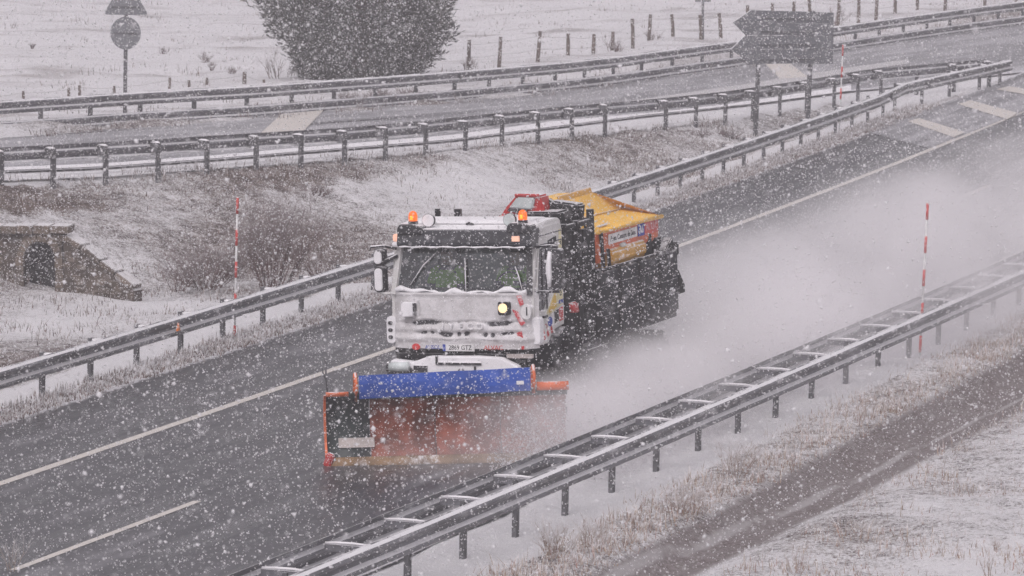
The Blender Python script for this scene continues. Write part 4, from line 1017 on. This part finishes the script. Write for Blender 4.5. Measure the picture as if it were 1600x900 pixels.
# --- headboard rack behind the cab, loader crane, spreader, bed
rk = MB()
for y in (1.62, 2.2, 2.9):
    for x in (-1.12, 1.12): rk.box((x, y, 2.27), (.10, .10, 2.0 if y < 2.8 else 2.24))
for z in (1.35, 1.9, 2.5, 3.20): rk.box((0, 2.9, z), (2.2, .08, .10)); rk.box((1.12, 2.25, z), (.07, 1.3, .08)); rk.box((-1.12, 2.25, z), (.07, 1.3, .08))
rko = rk.build('headboard_rack', M['chassis'], T, bevel=.008)
random.seed(12)
for i in range(3):
    MB().box((1.10, 1.86 + i * .42, 2.28 - .02 * i), (.05 + .02 * i, .36, 1.72)).build('rack_panel', M['chassis'], rko, bevel=.01)
for i, (x, y, z, dx_, dy_, dz_) in enumerate([(.62, 2.3, 3.25, .55, .5, .34), (.78, 2.75, 3.32, .5, .3, .40), (.45, 2.6, 3.12, .8, .5, .4), (.3, 2.5, 2.7, 1.4, .7, .6), (-.4, 2.3, 2.6, 1.2, .6, .8), (.55, 2.62, 3.42, .25, .2, .26)]):
    MB().box((x, y, z), (dx_, dy_, dz_), Matrix.Rotation(.12 * i, 3, 'Y')).build('hydraulic_unit', M['chassis'], rko, bevel=.03)
for i in range(7):
    x = .25 + i * .10; MB().tube([(x, 2.45, 3.0), (x + .05, 2.5, 3.45 + .05 * math.sin(i * 2)), (x + .2, 2.62, 3.52 - .04 * i * .5), (x + .26, 2.7, 3.1)], .022, 6).build('hose', M['rubber'], rko, True)
MB().box((-.96, 1.62, 3.40), (.07, .07, .22)).build('rack_post', M['chassis'], rko); MB().box((-.3, 1.62, 3.315), (1.3, .06, .05)).build('rack_bar', M['chassis'], rko)
cr_ = MB().prism([(-.22, 3.20), (.58, 3.16), (.60, 3.42), (.53, 3.66), (.14, 3.67), (-.06, 3.46)], 1, 2.22, 2.62)
cro = cr_.build('loader_crane', M['redp'], T, bevel=.03)
MB().prism([(.03, 3.47), (.42, 3.45), (.47, 3.63), (.17, 3.64)], 1, 2.15, 2.225).build('crane_panel', M['lens'], cro, bevel=.02)
MB().prism([(.00, 3.42), (.30, 3.38), (.34, 3.46), (.06, 3.49)], 1, 2.13, 2.20).build('crane_slot', M['black'], cro, bevel=.01)
MB().tube([(-.15, 2.2, 3.3), (.2, 2.12, 3.32), (.6, 2.2, 3.28)], .045, 8).build('crane_arm', M['redp'], cro, True)
MB().box((.1, 2.4, 2.6), (.34, .34, 1.3)).build('crane_column', M['redp'], cro)
MB().tube([(.13, 2.2, 3.67), (.53, 2.2, 3.665)], .03, 6).build('crane_rim', M['redp'], cro)
# spreader
sp = MB()
sp.prism([(-1.05, 2.95), (1.03, 2.95), (1.03, 2.60), (.75, 2.30), (-.75, 2.30), (-1.05, 2.60)], 1, 3.42, 6.42)
spo = sp.build('salt_spreader', M['orange'], T, bevel=.02)
ld = MB()
A, B, G, C_, D_, E_ = (.40, 3.55, 3.47), (.39, 5.0, 3.48), (.70, 3.40, 3.17), (.58, 6.2, 3.10), (1.05, 6.50, 2.95), (1.08, 3.45, 3.02)
A2, B2, D2, E2 = (-.2, 3.55, 3.44), (-.2, 5.0, 3.45), (-1.08, 6.50, 2.95), (-1.08, 3.45, 3.0)
E3, D3 = (1.08, 3.42, 2.93), (1.07, 6.52, 2.90); E4, D4 = (-1.08, 3.42, 2.93), (-1.08, 6.52, 2.90)
ld.add([A, B, G, C_, D_, E_, A2, B2, D2, E2, E3, D3, E4, D4], [(0, 2, 3, 1), (2, 5, 4, 3), (0, 1, 7, 6), (6, 7, 8, 9), (1, 3, 4), (1, 4, 8), (1, 8, 7), (0, 6, 9), (0, 9, 5), (0, 5, 2), (5, 10, 11, 4), (4, 11, 13, 8), (8, 13, 12, 9), (9, 12, 10, 5), (10, 12, 13, 11)])
ldo = ld.build('spreader_cover', M['yellow'], spo, bevel=.015)
MB().add([(.395, 3.55, 3.47), (.395, 5.0, 3.48), (.40, 5.02, 3.60), (.40, 3.53, 3.58), (.36, 3.55, 3.47), (.36, 5.0, 3.48), (.365, 5.02, 3.60), (.365, 3.53, 3.58)], [(0, 1, 2, 3), (7, 6, 5, 4), (0, 4, 5, 1), (1, 5, 6, 2), (2, 6, 7, 3), (3, 7, 4, 0)]) if False else None
lip = MB(); lip.add([(.42, 3.54, 3.44), (.41, 5.0, 3.45), (.38, 5.02, 3.545), (.38, 3.52, 3.53), (.36, 3.54, 3.44), (.35, 5.0, 3.45), (.33, 5.02, 3.545), (.33, 3.52, 3.53)], [(0, 1, 2, 3), (7, 6, 5, 4), (0, 4, 5, 1), (1, 5, 6, 2), (2, 6, 7, 3), (3, 7, 4, 0)])
lip.build('cover_flap', M['yellow2'], ldo, bevel=.01)
MB().tube([Vector(G) + Vector((.01, 0, .012)), (Vector(G) + Vector(C_)) / 2 + Vector((.01, 0, .008)), Vector(C_) + Vector((.01, 0, .012))], .014, 6).build('cover_seam', M['yellow2'], ldo, True)
MB().tube([(1.09, 3.45, 2.99), (1.085, 5, 2.965), (1.075, 6.5, 2.935)], .035, 8).build('cover_edge', M['yellow'], ldo, True)
MB().box((1.0, 3.7, 3.045), (.12, .45, .03), Matrix.Rotation(-.25, 3, 'Y')).build('cover_snow', M['snow'], ldo, bevel=.012)
bn = MB().box((1.045, 4.62, 2.80), (.012, 1.38, .16)).build('banner', M['whiteink'], spo)
txt('banner_text', 'Areas Conserv. de Silos', .125, M['ink'], bn, (1.053, 4.62, 2.80), SIDE, sx=1.0)
bl = MB().box((1.045, 5.52, 2.81), (.014, .30, .20)).build('blue_logo', M['blueink'], spo); txt('logo_text', 'A6', .19, M['whiteink'], bl, (1.055, 5.52, 2.81), SIDE, sx=.9)
rl = MB().box((1.045, 6.03, 2.81), (.014, .66, .22)).build('red_logo', coated('faded_red', (.62, .10, .08), .5, dust=.15), spo); txt('logo_text', 'ALVAC', .17, coated('pink_ink', (.72, .40, .42), .6), rl, (1.055, 6.03, 2.82), SIDE, sx=1.05)
tk = MB().prism([(1.02, 2.66), (1.09, 2.60), (1.11, 2.5), (1.09, 2.40), (1.0, 2.34), (.55, 2.34), (.55, 2.66)], 1, 3.95, 5.62).build('brine_tank', M['yellow2'], spo, bevel=.03)
MB().box((1.07, 4.55, 2.66), (.09, .16, .06)).build('tank_cap', M['lens'], tk, bevel=.02)
MB().tube([(1.06, 3.55, 2.95), (1.08, 3.55, 2.4)], .035, 8).tube([(1.06, 3.86, 2.66), (1.08, 3.86, 2.36)], .03, 8).build('spreader_frame', M['chassis'], spo)
MB().box((1.0, 3.52, 2.62), (.1, .2, .3)).build('spreader_bracket', M['orange'], spo)
MB().box((.98, 5.98, 2.50), (.12, .12, .5)).box((.9, 6.35, 2.45), (.3, .25, .3)).build('spreader_leg', M['chassis'], spo)
bd = MB().box((0, 4.9, 1.30), (2.3, 3.95, .12)); bdo = bd.build('load_bed', M['chassis'], T)
for i in range(4):
    y0 = 2.98 + i * .98
    pn_ = MB().box((1.17, y0 + .47, 1.85), (.05, .92, .98)).build('sideboard', M['bed'], T, bevel=.01)
    for z in (1.62, 1.86, 2.10): MB().box((1.198, y0 + .47, z), (.02, .86, .05)).build('board_rib', M['bed'], pn_)
    MB().box((-1.17, y0 + .47, 1.85), (.05, .92, .98)).build('sideboard', M['bed'], T, bevel=.01)
    MB().box((1.18, y0 - .01, 1.88), (.10, .08, 1.06)).build('bed_stake', M['chassis'], T)
MB().tube([(1.18, 2.95, 2.39), (1.18, 5, 2.38), (1.18, 6.9, 2.37)], .022, 6).build('bed_rail', M['bed'], T, True)
MB().box((0, 6.9, 1.85), (2.34, .06, 1.0)).build('tailgate', M['bed'], T)
MB().box((1.10, 6.55, 2.42), (.16, .4, .14), Matrix.Rotation(.5, 3, 'X')).box((1.12, 6.92, 2.36), (.14, .12, .22)).build('tailgate_hinge', M['chassis'], T, bevel=.02)
MB().prism([(6.95, 2.0), (7.25, 1.72), (7.25, 1.6), (6.95, 1.6)], 0, .6, 1.18).build('spinner_chute', M['chassis'], T)
MB().tube([(1.19, 1.7, 2.02), (1.20, 1.72, 1.9), (1.20, 1.95, 1.88), (1.19, 1.96, 2.0)], .035, 8).build('red_coupling', M['redp'], rko, True)
MB().box((1.18, 1.82, 1.95), (.08, .22, .16)).build('red_box', M['redp'], rko, bevel=.02)

# --- plow: angled mouldboard with a blue rubber deflector
PL = MB().bar((-1.0, -2.0, .62), (1.9, -.55, .64), .10, .12).build('plow', M['chassis'], T)
a0 = Vector((-1.22, -2.56, 0)); b0 = Vector((2.04, -.94, 0)); du = (b0 - a0).normalized(); LP = (b0 - a0).length; dn = Vector((du.y, -du.x, 0))   # dn points forward
if dn.y > 0: dn = -dn
curve = [(.10, .03), (.02, .16), (-.07, .36), (-.10, .58), (-.07, .80), (.02, .98), (.14, 1.10)]   # (forward, up)
def section(u0, u1, name, mat, c=curve, off=0.0, par=PL, lift=0.0):
    m = MB(); n = len(c); nu = max(2, int((u1 - u0) / .25))
    for side_ in (0, -.03):
        pass
    vs = []
    for i in range(nu + 1):
        u_ = u0 + (u1 - u0) * i / nu; P_ = a0 + du * u_
        zt_ = lift - .07 * u_ / LP
        vs += [P_ + dn * (f + off) + Vector((0, 0, z + zt_)) for f, z in c] + [P_ + dn * (f + off - .03) + Vector((0, 0, z + zt_)) for f, z in c]
    k = 2 * n; fs = []
    for i in range(nu):
        for j in range(n - 1):
            fs += [(i * k + j, i * k + j + 1, (i + 1) * k + j + 1, (i + 1) * k + j), (i * k + n + j + 1, i * k + n + j, (i + 1) * k + n + j, (i + 1) * k + n + j + 1)]
        fs += [(i * k, (i + 1) * k, (i + 1) * k + n, i * k + n), (i * k + n - 1, i * k + 2 * n - 1, (i + 1) * k + 2 * n - 1, (i + 1) * k + n - 1)]
    fs += [(j, n + j, n + j + 1, j + 1) for j in range(n - 1)]; fs += [(nu * k + j, nu * k + j + 1, nu * k + n + j + 1, nu * k + n + j) for j in range(n - 1)]
    m.add(vs, fs); return m.build(name, mat, par, name != 'reflective_patch')
e_ = [0, .66, 1.65, 2.64, LP]
for i in range(4): section(e_[i] + .008, e_[i + 1] - .008, 'blade_section', M['darkplow'] if i == 0 else M['plow'])
section(.0, LP, 'cutting_edge', M['edge'], [(.16, .0), (.13, .07), (.09, .15)], .03)
section(.03, LP, 'top_rail', M['darkplow'], [(.10, 1.02), (.15, 1.09), (.17, 1.14)], .02)
section(3.18, LP + .02, 'orange_rail', M['orange'], [(.16, 1.10), (.18, 1.15), (.16, 1.23)], .03)
section(.0, .34, 'orange_rail', M['orange'], [(.16, 1.08), (.18, 1.12), (.16, 1.15)], .03)
section(.18, .72, 'reflective_patch', M['patch'], [(-.02, .28), (-.045, .36), (-.058, .42)], .02)
MB().prism([(0, 0)], 0, 0, 0) if False else None
ep = MB(); pts = [a0 + dn * (f + .04) + Vector((0, 0, z)) for f, z in curve] ; back = [a0 + dn * (f - .06) + Vector((0, 0, z)) for f, z in curve]
ep.add([p_ - du * .03 for p_ in pts] + [p_ - du * .03 for p_ in back] + [p_ + du * .005 for p_ in pts] + [p_ + du * .005 for p_ in back],
       [(i, i + 1, 7 + i + 1, 7 + i) for i in range(6)] + [(14 + i, 21 + i, 21 + i + 1, 14 + i + 1) for i in range(6)] + [(i, 14 + i, 14 + i + 1, i + 1) for i in range(6)] + [(7 + i, 7 + i + 1, 21 + i + 1, 21 + i) for i in range(6)] + [(0, 7, 21, 14), (6, 20, 27, 13)])
ep.build('end_plate', M['orange'], PL)
MB().box(a0 + dn * .14 + Vector((.02, 0, .12)), (.12, .10, .22), Matrix.Rotation(.4, 3, 'Y')).build('end_shoe', M['redp'], PL, bevel=.02)
# deflector: leans forward over the blade
bc = [(.17, 1.03), (.20, 1.14), (.215, 1.26), (.21, 1.385)]
bluea = .50; blueb = 3.08
m_ = MB(); nb = 14; vs = []
for i in range(nb + 1):
    u_ = bluea + (blueb - bluea) * i / nb; P_ = a0 + du * u_ + Vector((0, 0, .005 * (u_ - bluea)))
    sag = .002 * math.sin(i * 1.9)
    for o_ in (0, -.025): vs += [P_ + dn * (f + o_ + .05 + sag) + Vector((0, 0, z + .003 * math.sin(i * 1.1))) for f, z in bc]
k = 8; fs = []
for i in range(nb):
    for j in range(3): fs += [(i * k + j, i * k + j + 1, (i + 1) * k + j + 1, (i + 1) * k + j), (i * k + 5 + j, i * k + 4 + j, (i + 1) * k + 4 + j, (i + 1) * k + 5 + j)]
    fs += [(i * k, (i + 1) * k, (i + 1) * k + 4, i * k + 4), (i * k + 3, i * k + 7, (i + 1) * k + 7, (i + 1) * k + 3)]
fs += [(0, 4, 5, 1), (1, 5, 6, 2), (2, 6, 7, 3)]; fs += [(nb * k + a, nb * k + b, nb * k + c, nb * k + d) for a, b, c, d in ((0, 1, 5, 4), (1, 2, 6, 5), (2, 3, 7, 6))]
m_.add(vs, fs); df = m_.build('deflector', M['blue'], PL)
for e__, s__ in ((bluea - .05, 0), (blueb + .05, .01)):
    P_ = a0 + du * e__ + Vector((0, 0, s__))
    cu__ = [P_ + dn * f + Vector((0, 0, z)) for f, z in ((.16, 1.0), (.28, 1.14), (.29, 1.27), (.2, 1.41), (.05, 1.34), (-.02, 1.18), (.0, 1.02))]
    MB().tube(cu__, .030, 6).build('deflector_bracket', M['orange'], PL, True)
MB().box(a0 + du * 2.92 + dn * .285 + Vector((0, 0, 1.18)), (.11, .012, .055), Matrix.Rotation(math.atan2(du.y, du.x), 3, 'Z')).build('deflector_tag', M['whiteink'], df)
MB().tube([(-1.19, -2.55, 1.08), (-1.19, -2.56, 1.35), (-1.20, -2.56, 1.66)], [.014, .014, .020], 8).tube([(-1.19, -2.56, 1.30), (-1.24, -2.56, 1.42), (-1.27, -2.56, 1.60)], .011, 6).build('guide_pole', M['post'], PL, True)
for x in (-.45, .45): MB().bar((x, .1, .85), (x + .1, -1.25 - .45 * (x < 0), .55), .12, .14).build('push_arm', M['chassis'], PL)
MB().tube([(0, 0, 1.2), (.3, -1.0, .9)], .06, 10).build('lift_cylinder', M['chassis'], PL)

# --- people in the cab
def person(label, x, hand_z, seed):
    root = bpy.data.objects.new('person', bpy.data.meshes.new('person')); COL.objects.link(root)
    tag(root, label, 'person', 'people in the cab')
    V = []; E = []; R = []
    def v(p, r): V.append(p); R.append(r); return len(V) - 1
    def chain(st, pts):
        for p, r in pts:
            k = v(p, r); E.append((st, k)); st = k
        return st
    pel = v((0, .05, .0), .15)                        # pelvis, seat height 0
    ch = chain(pel, [((0, .07, .20), .15), ((0, .06, .38), .17), ((0, .05, .50), .12)])
    nk = chain(ch, [((0, .04, .58), .062), ((0, .02, .66), .075), ((0, .005, .74), .098), ((0, .02, .83), .088), ((0, .03, .875), .05)])
    chain(nk - 2, [((0, -.085, .71), .022)])           # nose
    for sx in (-1, 1):
        chain(nk - 2, [((sx * .095, .03, .735), .022)])  # ears
        sh = chain(ch, [((sx * .17, .05, .50), .075)])
        el = chain(sh, [((sx * .24, -.05, .26), .052)])
        wr_ = chain(el, [((sx * .17, -.30, hand_z), .034)])
        pm = chain(wr_, [((sx * .16, -.37, hand_z + .02), .036)])
        for f in range(4):
            fx = sx * (.16 + .028 - .019 * f); l = (.9, 1.0, 1.05, .85)[f]
            chain(pm, [((fx, -.41, hand_z + .025), .010), ((fx, -.44 * 1 - .01 * l, hand_z + .01), .009), ((fx, -.445 - .012 * l, hand_z - .03 * l), .008)])
        chain(wr_, [((sx * .115, -.355, hand_z + .035), .011), ((sx * .105, -.40, hand_z + .04), .009)])
        hp = chain(pel, [((sx * .11, -.05, .02), .10), ((sx * .15, -.40, .06), .075), ((sx * .15, -.42, -.12), .06), ((sx * .15, -.42, -.22), .05), ((sx * .15, -.50, -.24), .045)])
    me = root.data; me.from_pydata(V, E, [])
    root.modifiers.new('skin', 'SKIN'); sk = me.skin_vertices[0].data
    for i, r in enumerate(R): sk[i].radius = (r, r)
    sk[0].use_root = True
    sub = root.modifiers.new('smooth', 'SUBSURF'); sub.levels = 1; sub.render_levels = 1
    me.materials.append(M['person'])
    ve = MB(); ring = []
    for z, a_, b_ in ((.10, .21, .19), (.30, .22, .19), (.46, .22, .17), (.535, .15, .11)):
        ring.append([(a_ * math.cos(t), .055 + b_ * math.sin(t), z) for t in np.linspace(0, 2 * math.pi, 16, endpoint=False)])
    ve.add([p for r in ring for p in r], [(i * 16 + k, i * 16 + (k + 1) % 16, (i + 1) * 16 + (k + 1) % 16, (i + 1) * 16 + k) for i in range(3) for k in range(16)])
    ve.build('vest', M['vest'], root, True, fix=False)
    for sx in (-1, 1): MB().tube([(sx * .13, .05, .53), (sx * .21, .05, .49), (sx * .26, -.03, .31)], [.085, .095, .075], 10).build('vest_sleeve', M['vest'], root, True)
    MB().tube([(0, .05, .72), (0, .045, .80), (0, .03, .87), (0, .03, .90)], [.085, .108, .095, .04], 12).build('hair', M['hair'], root, True)
    for sx in (-1, 1): MB().tube([(sx * .036, -.085, .745), (sx * .036, -.098, .745)], .011, 8).build('eye', M['ink'], root)
    MB().box((0, -.088, .672), (.05, .02, .012)).build('mouth', M['redink'], root)
    mw = TM @ Matrix.Translation((x, .92, 2.09)); root.matrix_world = mw; root.location = mw.translation; root.rotation_euler = mw.to_euler()
    return root
person('driver in a green high visibility jacket behind the steering wheel, image right', .58, .36, 1)
person('passenger in a green high visibility jacket on the seat by the left mirror', -.56, .16, 2)
# ================================================================== AIR
hz, t_h, v_h = mat_volume('snowy_air', 0.0014)
zmin = float(GZ.min()) - 1.0
hb = MB().box((350, 300, (zmin + 16.5) / 2), (2600, 2200, 16.5 - zmin)).build('haze', hz); stuff(hb)
# cloud of snow dust thrown by the plow and the wheels, drifting over the left lane
sm, t_s, v_s = mat_volume('snow_dust', 0.0, (0.98, 0.965, 0.98), 0.0)
def vn(typ, **kw):
    x = t_s.nodes.new(typ)
    for k, q in kw.items(): setattr(x, k, q)
    return x
tc = vn('ShaderNodeTexCoord'); sep = vn('ShaderNodeSeparateXYZ'); t_s.links.new(tc.outputs['Object'], sep.inputs[0])
def vm(op, a, b=0.0, clamp=False):
    x = vn('ShaderNodeMath', operation=op); x.use_clamp = clamp
    for i, q in enumerate((a, b)):
        if isinstance(q, (int, float)): x.inputs[i].default_value = q
        else: t_s.links.new(q, x.inputs[i])
    return x.outputs[0]
def vr(val, a, b, lo=0.0, hi=1.0):
    x = vn('ShaderNodeMapRange'); x.interpolation_type = 'SMOOTHSTEP'
    for k, q in (('From Min', a), ('From Max', b), ('To Min', lo), ('To Max', hi)):
        if isinstance(q, (int, float)): x.inputs[k].default_value = q
        else: t_s.links.new(q, x.inputs[k])
    t_s.links.new(val, x.inputs['Value']); return x.outputs[0]
X_, Y_, Z_ = sep.outputs      # X across (0 = edge line offset), Y along the road from the plow, Z up
nz_ = vn('ShaderNodeTexNoise'); nz_.inputs['Scale'].default_value = 0.55; nz_.inputs['Detail'].default_value = 3; nz_.inputs['Roughness'].default_value = .55
t_s.links.new(tc.outputs['Object'], nz_.inputs['Vector']); wob = vm('SUBTRACT', nz_.outputs[0], 0.5)
nz2 = vn('ShaderNodeTexNoise'); nz2.inputs['Scale'].default_value = 0.55; nz2.inputs['Detail'].default_value = 4; nz2.inputs['Roughness'].default_value = .6; nz2.inputs['Distortion'].default_value = .6
mp2 = vn('ShaderNodeMapping'); mp2.inputs['Scale'].default_value = (0.75, 0.38, 1.0); mp2.inputs['Rotation'].default_value = (0.5, 0.0, 0.25)
t_s.links.new(tc.outputs['Object'], mp2.inputs[0]); t_s.links.new(mp2.outputs[0], nz2.inputs['Vector'])
Xn = vm('ADD', X_, vm('MULTIPLY', wob, 2.2)); Zn = vm('ADD', Z_, vm('MULTIPLY', wob, 1.3))
SP = dict(dens=0.43)
# left limit moves left behind the truck, right limit just past the median rail
lo = vr(Y_, 6.0, 15.0, 6.7, 1.2)
left = vr(vm('SUBTRACT', Xn, lo), -0.6, 1.4)
rl = vr(Y_, 4.0, 20.0, 0.0, 2.6)
right = vm('SUBTRACT', 1.0, vr(vm('SUBTRACT', Xn, rl), 6.6, 9.2))
hgt = vm('MINIMUM', vm('ADD', vr(Y_, -2.0, 9.0, 1.0, 2.0), vm('MULTIPLY', vm('MULTIPLY', vr(Y_, 6.0, 14.0), vr(Y_, 20.0, 40.0, 1.0, 0.0)), vr(Xn, 5.5, 8.5, 0.0, 1.1))), vm('ADD', vm('MULTIPLY', vm('SUBTRACT', Xn, lo), 0.42), vr(Y_, 5.0, 12.0, 1.0, 0.1)))
top = vm('SUBTRACT', 1.0, vr(vm('SUBTRACT', Zn, hgt), -1.4, 0.6))
start = vr(vm('ADD', Y_, vm('MULTIPLY', wob, 2.0)), -2.0, 0.6)
fade = vr(Y_, 6.0, 44.0, 1.0, 0.02)
d = vm('MULTIPLY', vm('MULTIPLY', left, right), vm('MULTIPLY', top, vm('MULTIPLY', start, fade)))
d = vm('MULTIPLY', d, SP['dens']); d = vm('MULTIPLY', d, vr(nz2.outputs[0], 0.39, 0.63, 0.04, 1.75))
# thin veil in front of the mouldboard
veil = vm('MULTIPLY', vm('MULTIPLY', vr(Y_, -4.6, -2.6), vm('SUBTRACT', 1.0, vr(Y_, -1.5, 0.5))), vm('MULTIPLY', vr(X_, 3.9, 6.4), vm('SUBTRACT', 1.0, vr(X_, 7.2, 8.6))))
veil = vm('MULTIPLY', vm('MULTIPLY', veil, vm('SUBTRACT', 1.0, vr(Zn, 0.25, 0.9))), 0.16)
# burst off the blade's discharge end
bx = vm('SUBTRACT', Xn, vr(Y_, -1.0, 10.0, 7.1, 7.8)); burst = vm('MULTIPLY', vm('SUBTRACT', 1.0, vr(vm('ABSOLUTE', bx), 0.2, 1.3)), vm('SUBTRACT', 1.0, vr(Zn, vr(Y_, -2.0, 8.0, 0.7, 1.1), vr(Y_, -2.0, 8.0, 1.3, 2.0))))
burst = vm('MULTIPLY', vm('MULTIPLY', burst, vm('MULTIPLY', vr(vm('ADD', Y_, vm('MULTIPLY', wob, 2.0)), -2.4, -0.6), vm('SUBTRACT', 1.0, vr(Y_, 9.0, 16.0)))), vr(nz2.outputs[0], 0.34, 0.62, 0.25, 1.35))
d = vm('ADD', vm('ADD', d, veil), vm('MULTIPLY', burst, 1.6))
t_s.links.new(d, v_s.inputs['Density'])
sb = MB().box((6.6, 29, 2.2), (13.0, 70, 4.2)).build('snow_spray', sm); stuff(sb)
X, Y = so2xy(41.6, 0.0)
sb.location = (float(X), float(Y), float(base(X, Y)) + 0.10); sb.rotation_euler = (0, 0, -math.radians(18.3))
sm.cycles.volume_step_rate = 0.5 if hasattr(sm.cycles, 'volume_step_rate') else 1
# falling flakes: one cloud of small clumps, denser than life only where the photograph's is
def flakes(name, P, r, mat, tetra=False):
    n = len(P)
    B = np.array([(1, 0, 0), (-1, 0, 0), (0, 1, 0), (0, -1, 0), (0, 0, 1.25), (0, 0, -1.25)])
    FF = np.array([(0, 2, 4), (2, 1, 4), (1, 3, 4), (3, 0, 4), (2, 0, 5), (1, 2, 5), (3, 1, 5), (0, 3, 5)])
    if tetra:
        B = np.array([(1, 1, 1), (-1, -1, 1), (-1, 1, -1), (1, -1, -1)]) * .75; FF = np.array([(0, 1, 2), (0, 3, 1), (0, 2, 3), (1, 3, 2)])
    Q = rng.normal(0, 1, (n, 3, 3)); Q, _ = np.linalg.qr(Q)
    jit = 1 + rng.uniform(-.35, .35, (n, len(B), 1))
    V = np.einsum('nij,kj->nki', Q, B) * jit * r[:, None, None] + P[:, None]
    T_ = (np.arange(n)[:, None, None] * len(B) + FF[None]).reshape(-1, 3)
    return npmesh(name, V.reshape(-1, 3), T_, mat)
fm = N('snow_flake'); tl = fm.n('ShaderNodeBsdfTranslucent'); tl.inputs[0].default_value = (.9, .89, .9, 1); df_ = fm.n('ShaderNodeBsdfDiffuse'); df_.inputs[0].default_value = (.92, .91, .93, 1)
mx = fm.n('ShaderNodeMixShader'); mx.inputs[0].default_value = .45; fm.l(df_.outputs[0], mx.inputs[1]); fm.l(tl.outputs[0], mx.inputs[2]); tp = fm.n('ShaderNodeBsdfTransparent'); m3 = fm.n('ShaderNodeMixShader'); m3.inputs[0].default_value = .0; fm.l(mx.outputs[0], m3.inputs[1]); fm.l(tp.outputs[0], m3.inputs[2]); fm.l(m3.outputs[0], fm.out.inputs['Surface'])
nf = 270000
u3 = rng.random(nf); Dm, DM = 14.0, 112.0
Dd = (Dm ** 2.35 + u3 * (DM ** 2.35 - Dm ** 2.35)) ** (1 / 2.35)
fx_ = rng.uniform(-0.128, 0.128, nf); fy_ = rng.uniform(-0.075, 0.075, nf)
P = np.array(fwd)[None] * Dd[:, None] + np.array(rt)[None] * (fx_ * Dd)[:, None] + np.array(up)[None] * (fy_ * Dd)[:, None] + np.array([0, 0, H])
rf_ = np.clip(rng.lognormal(math.log(0.0060), 0.36, nf) * np.clip(Dd / 60, .35, 1.0), .0022, .014)
rf_ = np.where((rng.random(nf) < .10) & (Dd < 55), rf_ * 2.0, rf_)
kk = P[:, 2] > base(P[:, 0], P[:, 1]) - .2
nr = kk & (Dd < 50); fr_ = kk & (Dd >= 50)
stuff(flakes('falling_snow', P[nr], rf_[nr], fm.m)); stuff(flakes('distant_snowfall', P[fr_], rf_[fr_] * 1.1, fm.m, True))
# coarse grains of slush in the thrown cloud
ng = 40000
gy_ = -2.4 + 34 * rng.random(ng) ** 1.5
gx_ = 6.6 - 0.13 * np.clip(gy_ - 6, 0, 30) * rng.random(ng) + rng.random(ng) * (2.0 + 0.05 * gy_)
gz_ = np.abs(rng.normal(0, 0.45 + 0.022 * np.clip(gy_, 0, 30), ng)) + .03
ca, sa_ = math.cos(math.radians(18.3)), math.sin(math.radians(18.3))
GP = np.stack([sb.location.x + ca * gx_ + sa_ * gy_, sb.location.y - sa_ * gx_ + ca * gy_, sb.location.z + gz_], 1)
stuff(flakes('slush_grains', GP, np.clip(rng.lognormal(math.log(.008), .45, ng), .003, .02), fm.m, True))
